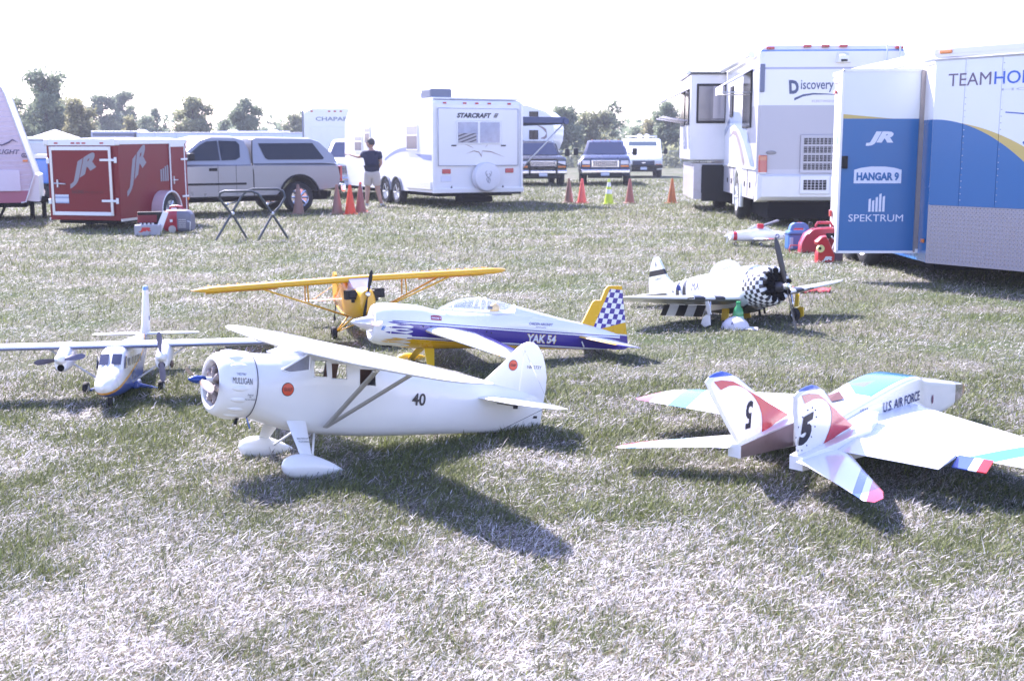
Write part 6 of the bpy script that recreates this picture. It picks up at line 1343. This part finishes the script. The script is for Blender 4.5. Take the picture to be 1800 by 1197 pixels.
# ---------------- small trainer, cans and jug by the door
def trainer():
    x, y = gp(1345, 432); t = root('model_airplane', 'small white and red model airplane with opened canopy on the grass by the motorhome', 'model airplane', (x, y, .16), (0, 0, 187))
    w_ = (.78, .78, .78); rd = (.45, .015, .03)
    fp = mat('trainer_white_red', w_, .25, coat=.6, masks=lambda x, y, z: [((x > .50), rd), (x > .56, w_), ((x < -.42) , rd), ((z < -.06) * (x > .1), (.5, .5, .52))])
    L = Loft([(-.62, .008, .03, -.02, 2), (-.45, .03, .05, -.04, 2), (-.2, .06, .08, -.07, 2.2), (.05, .085, .12, -.09, 2.3), (.30, .09, .10, -.09, 2.2), (.50, .085, .08, -.08, 2.1), (.60, .07, .06, -.065, 2)])
    L.mesh(MB(), -.62, .60, 30, 24).build('fuselage', fp, t)
    C = Loft([(-.12, .02, .09, .05, 2), (0, .05, .16, .05, 2), (.18, .055, .19, .05, 2), (.30, .03, .12, .05, 2)]); C.mesh(MB(), -.12, .30, 12, 18).build('canopy', glass('clear_canopy'), t, auto=60)
    wp = mat('trainer_wing', w_, .25, coat=.6, masks=lambda x, y, z: [(y.abs() > .52, rd), ((y.abs() > .50) * (y.abs() < .52), (.03, .03, .05))])
    sec = [(.05, .26, -.02, -.05, .035), (.45, .22, .02, -.02, .025), (.66, .17, .05, .0, .015), (.69, .13, .08, .0, .004)]
    for q in (sec, mirror_y(sec)): MB().wing(q).build('wing', wp, t, auto=60)
    MB().prism([(-.62, .02), (-.40, .03), (-.50, .16), (-.54, .22), (-.61, .22), (-.64, .1)], 'y', -.006, .006).build('fin', mat('trainer_red', rd, .3), t)
    s = [(.02, -.46, -.60, .02, .012), (.22, -.50, -.60, .02, .008), (.24, -.54, -.58, .02, .002)]
    for q in (s, mirror_y(s)): MB().wing(q).build('tailplane', wht, t)
    prop(t, (.63, 0, 0), 3, .15, .04, wht, .02, rot=.4); MB().rev([(.60, .035), (.66, .025), (.70, .001)], n=14).build('spinner', wht, t)
    MB().box((-.05, .0, .20), (.34, .10, .03), rot=(0, 18, 0), bev=.01).build('raised_hatch', mat('smoke_grey_hatch', (.10, .10, .13), .3, coat=.6), t); MB().box((.10, .02, .16), (.10, .07, .08), bev=.01).build('cockpit_seat', mat('trainer_red', rd), t)
    r = MB(); f = sideplace(L, -.18, -.005, 1, off=.002); r.add([f(.04 * math.cos(a), .04 * math.sin(a)) for a in [2 * PI * k / 16 for k in range(16)]], [list(range(16))]); r.build('roundel', mat('roundel_blue', (.04, .06, .25)), t)
    f = sideplace(L, -.18, -.005, 1, off=.004); r = MB(); r.add([f((.034 if k % 2 == 0 else .014) * math.sin(PI * k / 5), (.034 if k % 2 == 0 else .014) * math.cos(PI * k / 5)) for k in range(10)], [list(range(10))]); r.build('star', wht, t)
    lettering('NAVY', t, mat('navy_lettering', (.03, .04, .16)), sideplace(L, -.34, 0, 1, off=.002), .03, .12)
    for a, b in ((.14, .2), (.14, -.2), (.5, 0)): MB().tube([(a, b, -.05), (a, b, -.12)], .006, 6).build('landing_leg', alu, t); wheel(t, (a, b, -.125), .035, .02)
trainer()
def carrybox():
    x, y = gp(1405, 441); t = root('carry_case', 'blue plastic carry case with tall handle beside the open trailer door', 'carry case', (x, y + .1, 0), (0, 0, 8))
    bl_ = mat('blue_plastic', (.06, .16, .40), .4, var=.1); b = MB(); b.box((0, 0, .16), (.38, .20, .30), bev=.03); b.build('body', bl_, t)
    h = MB(); h.loft([[(x, yy, z) for x, z in ((-.19, .22), (-.13, .40), (-.08, .43), (.08, .43), (.13, .40), (.19, .22), (.12, .27), (.09, .35), (-.09, .35), (-.12, .27))] for yy in (-.05, .05)], smooth=False); h.build('handle', bl_, t); MB().box((-.15, -.10, .12), (.06, .02, .18), bev=.01).build('light_latch', mat('pale_blue_plastic', (.30, .42, .62), .4), t); MB().box((0, 0, .255), (.39, .21, .01)).build('lid_seam', dark, t)
carrybox()
def redgen():
    x, y = gp(1437, 446); t = root('engine_starter', 'red engine case with curved back and handle behind the red jug', 'engine case', (x, y + .15, 0), (0, 0, 0))
    m = mat('crimson_case', (.38, .02, .04), .3, coat=.6, var=.1); P = [(-.26, .0), (-.25, .15), (-.18, .30), (-.05, .38), (.25, .40), (.30, .30), (.30, .0)]
    slab(MB(), P, .11, .02, .03).build('body', m, t); MB().tube([(-.02, 0, .38), (.02, 0, .46), (.22, 0, .46), (.26, 0, .38)], .022, 8).build('handle', m, t)
    MB().tube([(-.28, -.05, .12), (-.40, -.08, .12), (-.42, -.08, .06), (-.40, -.08, .0), (-.26, -.05, .01)], .010, 6).build('guard_tube', mat('pink_red_tube', (.50, .08, .08), .4), t); g = MB(); g.box((.20, -.115, .27), (.14, .02, .08), bev=.01); g.box((.15, -.12, .18), (.07, .02, .05), bev=.01); g.build('control_panel', blk, t, kind='stuff'); MB().box((-.08, .02, .44), (.06, .06, .06), bev=.01).build('fuel_cap', blk, t)
redgen()
def redjug():
    x, y = gp(1452, 462); t = root('fuel_jug', 'red fuel jug with yellow pump and white JR mark in front of the trailer door', 'fuel jug', (x, y + .05, 0), (0, 0, 5))
    m = mat('jug_red', (.50, .015, .02), .3, coat=.5, var=.08); P = [(-.14, .0), (-.14, .13), (-.10, .24), (-.15, .26), (-.16, .30), (-.08, .37), (-.02, .38), (.02, .32), (.10, .14), (.12, .10), (.12, 0)]
    slab(MB(), P, .07, .015, .02).build('body', m, t); c = MB(); c.rev([(-.10, .005), (-.10, .05), (-.08, .055), (-.04, .05)], (-.10, 0, .20), 'y', 14); c.build('pump', mat('pale_yellow_plastic', (.75, .70, .28), .4), t); MB().rev([(-.112, .001), (-.112, .022)], (-.12, 0, .205), 'y', 10, caps=False).build('pump_knob', blk, t)
    lettering('JR', t, wht, lambda u, v: (.0 + u, -.074, .055 + v), .07, .15, bold=.07, shear=.3); MB().box((.19, .03, .09), (.12, .08, .15), bev=.01).build('side_battery', mat('brown_purple_box', (.12, .07, .10), .5), t)
    MB().tube([(.10, .05, .14), (.16, .06, .30), (.10, .07, .36)], .012, 6).build('hose', wht, t)
redjug()
def bottle():
    x, y = gp(1297, 576); t = root('bottle', 'green plastic drink bottle standing behind the cream cap', 'bottle', (x, y, 0))
    B = MB().rev([(.0, .030), (.01, .034), (.10, .034), (.125, .033), (.15, .026), (.172, .014), (.185, .013)], axis='z', n=20).build('body', glass('green_bottle_plastic', (.12, .55, .22), .45, .1), t)
    MB().rev([(.186, .0145), (.205, .0145), (.206, .01)], axis='z', n=14).build('lid', mat('green_cap', (.02, .30, .10), .4), t); MB().rev([(.06, .0345), (.095, .0345)], axis='z', n=20, caps=False).build('label', mat('silver_green_label', (.35, .55, .42), .4), t); MB().rev([(.004, .028), (.05, .031)], axis='z', n=16).build('drink', glass('green_drink', (.25, .65, .25), .5), t)
bottle()
bt = [o for o in S.objects if o.name.startswith('bottle')][0]; bt.scale = (1.45, 1.45, 1.15)
def cap():
    x, y = gp(1294, 579); t = root('baseball_cap', 'pale cream baseball cap lying on the grass before the fighter', 'cap', (x, y + .04, 0), (0, 0, -15))
    m = mat('cream_cotton', (.68, .64, .66), .85, bump=.2, bscale=30, var=.08); r = []
    for i in range(8):
        a = PI / 2 * i / 7.2; r.append([(.115 * math.cos(a) * math.cos(q) * 1.1, .105 * math.cos(a) * math.sin(q), .105 * math.sin(a) + .004 * math.sin(5 * q)) for q in [2 * PI * k / 24 for k in range(24)]])
    MB().loft(r).build('crown', m, t); v = MB(); v.loft([[(.09 + .11 * s, y_ * (1 - .35 * s), .015 + .012 * (1 - (y_ / .1) ** 2) - .01 * s) for y_ in [-.10 + .02 * k for k in range(11)]] for s in (0, .4, .8, 1)], caps=False, closed=False); v.v += [(a, b, c - .005) for a, b, c in v.v]; v.f += [[i + 44 for i in f][::-1] for f in v.f]; v.m *= 2; v.sm *= 2; v.build('visor', m, t)
    MB().ell((0, 0, .108), (.008, .008, .005), 8).build('button', m, t); lettering('A', t, mat('navy_lettering', (.03, .04, .16)), lambda u, v: (u - .02, -.098 + .3 * v, .062 + v), .03, .025, bold=.02)
cap()
def cloth():
    x, y = gp(1425, 514); t = MB(); n = 14; P = []
    for i in range(n):
        for j in range(n):
            u, v = i / (n - 1) - .5, j / (n - 1) - .5; P.append((u * .42 + v * .08, v * .22 + .02 * math.sin(9 * u), .022 + .018 * math.sin(u * 31 + v * 9) + .012 * math.sin(v * 27)))
    t.add(P, [[i * n + j, i * n + j + 1, (i + 1) * n + j + 1, (i + 1) * n + j] for i in range(n - 1) for j in range(n - 1)], 0, True); o = t.build('rag', mat('coral_red_cloth', (.72, .08, .10), .8), kind=None, auto=80); o.location = (x, y, 0)
    sm = o.modifiers.new('thick', 'SOLIDIFY'); sm.thickness = .006
    cat(o, label='crumpled coral red rag on the grass right of the fighter propeller', cat='rag')
cloth()
# ---------------- man pointing to the left
def person():
    x, y = gp(655, 363); t = root('person', 'man in navy polo shirt, khaki shorts and trainers pointing left, seen from behind', 'person', (x, y, 0), (0, 0, 0))
    skin = mat('skin', (.42, .25, .18), .5, var=.08); navy = mat('navy_polo_cotton', (.018, .022, .055), .85, bump=.15); kh = mat('khaki_shorts', (.50, .46, .42), .85, bump=.15); hair = mat('dark_grey_hair', (.05, .045, .045), .7); sho = mat('grey_white_trainer', (.45, .45, .48), .6); sock = mat('white_sock', (.7, .7, .7), .8)
    def skinned(name, V, E_, Rr, m, root_i=0, sub=2, par=t):
        me = bpy.data.meshes.new(name); me.from_pydata(V, E_, []); o = bpy.data.objects.new(name, me); COL.objects.link(o)
        o.modifiers.new('s', 'SKIN'); sk = me.skin_vertices[0].data
        for i, r in enumerate(Rr): sk[i].radius = r if isinstance(r, tuple) else (r, r); sk[i].use_root = i == root_i
        u = o.modifiers.new('u', 'SUBSURF'); u.levels = sub; u.render_levels = sub
        dg = bpy.context.evaluated_depsgraph_get(); nm = bpy.data.meshes.new_from_object(o.evaluated_get(dg)); o.modifiers.clear(); o.data = nm; nm.materials.clear(); nm.materials.append(m)
        nm.polygons.foreach_set('use_smooth', [True] * len(nm.polygons)); o.parent = par; return o
    # seen from behind; body faces away (+y) and a little left; +x is image right
    V = [(0, 0, .95), (0, 0, 1.12), (0, .01, 1.30), (0, .01, 1.44), (-.01, .01, 1.53), (-.02, .02, 1.60),          # 0-5 pelvis..neck
         (-.19, .01, 1.43), (-.36, .16, 1.33), (-.58, .30, 1.38), (-.64, .33, 1.40),                            # 6-9 raised arm (elbow, wrist, hand)
         (.19, .0, 1.43), (.26, -.04, 1.17), (.15, .05, 1.01), (.12, .08, .99),                                 # 10-13 arm bent to the hip
         (-.10, .0, .88), (-.13, .04, .50), (-.15, -.03, .12), (-.16, .06, .05),                                # 14-17 left leg
         (.10, .0, .88), (.14, .02, .50), (.24, -.10, .13), (.27, -.02, .05)]                                   # 18-21 right leg
    E_ = [(0, 1), (1, 2), (2, 3), (3, 4), (4, 5), (3, 6), (6, 7), (7, 8), (8, 9), (3, 10), (10, 11), (11, 12), (12, 13), (0, 14), (14, 15), (15, 16), (16, 17), (0, 18), (18, 19), (19, 20), (20, 21)]
    Rr = [(.17, .13), (.15, .12), (.17, .12), (.14, .09), .06, .058, .062, .046, .032, .03, .062, .048, .034, .03, .105, .078, .05, .045, .105, .078, .05, .045]
    body = skinned('body', V, E_, Rr, skin)
    # shirt and shorts follow the body
    Vs = [(0, 0, .83), (0, 0, 1.10), (0, .01, 1.28), (0, .01, 1.43), (-.01, .01, 1.50), (-.20, .01, 1.42), (-.31, .11, 1.355), (.20, 0, 1.42), (.25, -.03, 1.24)]
    skinned('polo_shirt', Vs, [(0, 1), (1, 2), (2, 3), (3, 4), (3, 5), (5, 6), (3, 7), (7, 8)], [(.225, .185), (.215, .18), (.215, .16), (.185, .12), .08, .10, .09, .10, .09], navy, 2)
    Vh = [(0, 0, 1.02), (0, 0, .90), (-.105, .0, .82), (-.125, .03, .53), (.105, .0, .82), (.13, .02, .53)]
    skinned('shorts', Vh, [(0, 1), (1, 2), (2, 3), (1, 4), (4, 5)], [(.205, .17), (.20, .165), .14, .125, .14, .125], kh, 1)
    MB().rev([(1.49, .068), (1.54, .066), (1.55, .058)], (-.01, .01, 0), 'z', 16).build('collar', navy, t)
    # head looks left
    hd = MB(); hd.T = Matrix.Translation((-.035, .03, 1.70)) @ Matrix.Rotation(R(62), 4, 'Z') @ Matrix.Scale(1.12, 4)
    rings = []
    for k in range(13):
        a = -PI / 2 + PI * (k + .5) / 13; z = .12 * math.sin(a); c = math.cos(a); w = .078 * c * (1 - .18 * (z < 0) * (-z / .12)); d = .098 * c
        rings.append([(w * math.cos(q), d * math.sin(q) * (1.0 if math.sin(q) < 0 else .95) + (.012 if z < 0 and math.sin(q) > 0 else 0), z) for q in [2 * PI * j / 20 for j in range(20)]])
    hd.loft(rings); hd.ell((0, .10, -.012), (.014, .022, .026), 8); hd.ell((-.078, -.005, -.01), (.012, .022, .034), 8); hd.ell((.078, -.005, -.01), (.012, .022, .034), 8); hd.ell((0, .093, -.055), (.026, .008, .008), 8)
    hd.build('head', skin, t)
    hr = MB(); hr.T = hd.T; rings = []
    for k in range(8):
        a = -.35 + (PI / 2 + .3) * k / 7.3; rings.append([(.086 * math.cos(a) * math.cos(q), (.106 * math.sin(q) - .012) * math.cos(a) - .006, .125 * math.sin(a) + .01 + (.05 * math.sin(q) if math.sin(q) > 0 and a < .5 else 0)) for q in [2 * PI * j / 20 for j in range(20)]])
    hr.loft(rings); hr.build('hair', hair, t)
    gl = MB(); gl.T = hd.T; gl.box((-.035, .098, .018), (.05, .008, .03), bev=.003); gl.box((.035, .098, .018), (.05, .008, .03), bev=.003); gl.tube([(.072, .09, .02), (.082, 0, .012)], .003, 5); gl.tube([(-.072, .09, .02), (-.082, 0, .012)], .003, 5); gl.build('sunglasses', blk, t)
    # hands with fingers
    def hand(c, d, up, point=True):
        d = Vector(d).normalized(); s = d.cross(Vector(up)).normalized(); u = s.cross(d).normalized(); c = Vector(c); h = MB()
        h.loft([[c + d * a + s * w * math.cos(q) + u * .014 * math.sin(q) for q in [2 * PI * k / 10 for k in range(10)]] for a, w in ((-.02, .026), (.03, .038), (.08, .04), (.095, .03))])
        for k, (o, L_) in enumerate(((-.030, .062), (-.010, .078), (.010, .083), (.029, .075))):
            st = c + d * .085 + s * o
            if point and k < 3: P = [st, st + d * .025 - u * .005, st + d * .028 - u * .03, st + d * .005 - u * .038]
            elif point: P = [st, st + d * .035, st + d * .06, st + d * .085]
            else: P = [st, st + d * L_ * .4 - u * .008, st + d * L_ * .75 - u * .022, st + d * L_ * .85 - u * .038]
            h.tube(P, [.0095, .009, .0085, .006], 6)
        h.tube([c + d * .01 + s * .03, c + d * .04 + s * .055 - u * .01, c + d * .075 + s * .058 - u * .015], [.012, .011, .007], 6); h.build('hand', skin, t)
    hand((-.645, .335, 1.40), (-1, .35, .12), (0, 0, 1)); hand((.13, .07, 1.0), (-.7, .3, -.5), (0, -1, .3), False)
    for c, a in (((-.16, .07, 0), 4), ((.27, .0, 0), -12)):
        s = MB(); s.T = Matrix.Translation(c) @ Matrix.Rotation(R(a), 4, 'Z')
        s.loft([[(w * math.cos(q), yy, h * (.5 + .5 * math.sin(q)) + .002) for q in [2 * PI * k / 14 for k in range(14)]] for yy, w, h in ((-.115, .03, .06), (-.10, .042, .10), (-.04, .046, .11), (.03, .048, .085), (.11, .05, .06), (.15, .04, .05), (.17, .02, .03))]); s.build('shoe', sho, t)
        s = MB(); s.T = Matrix.Translation(c) @ Matrix.Rotation(R(a), 4, 'Z'); s.rev([(.09, .048), (.15, .046), (.151, .03)], (0, -.055, 0), 'z', 12); s.build('sock', sock, t)
person()
if HAZE: haze()
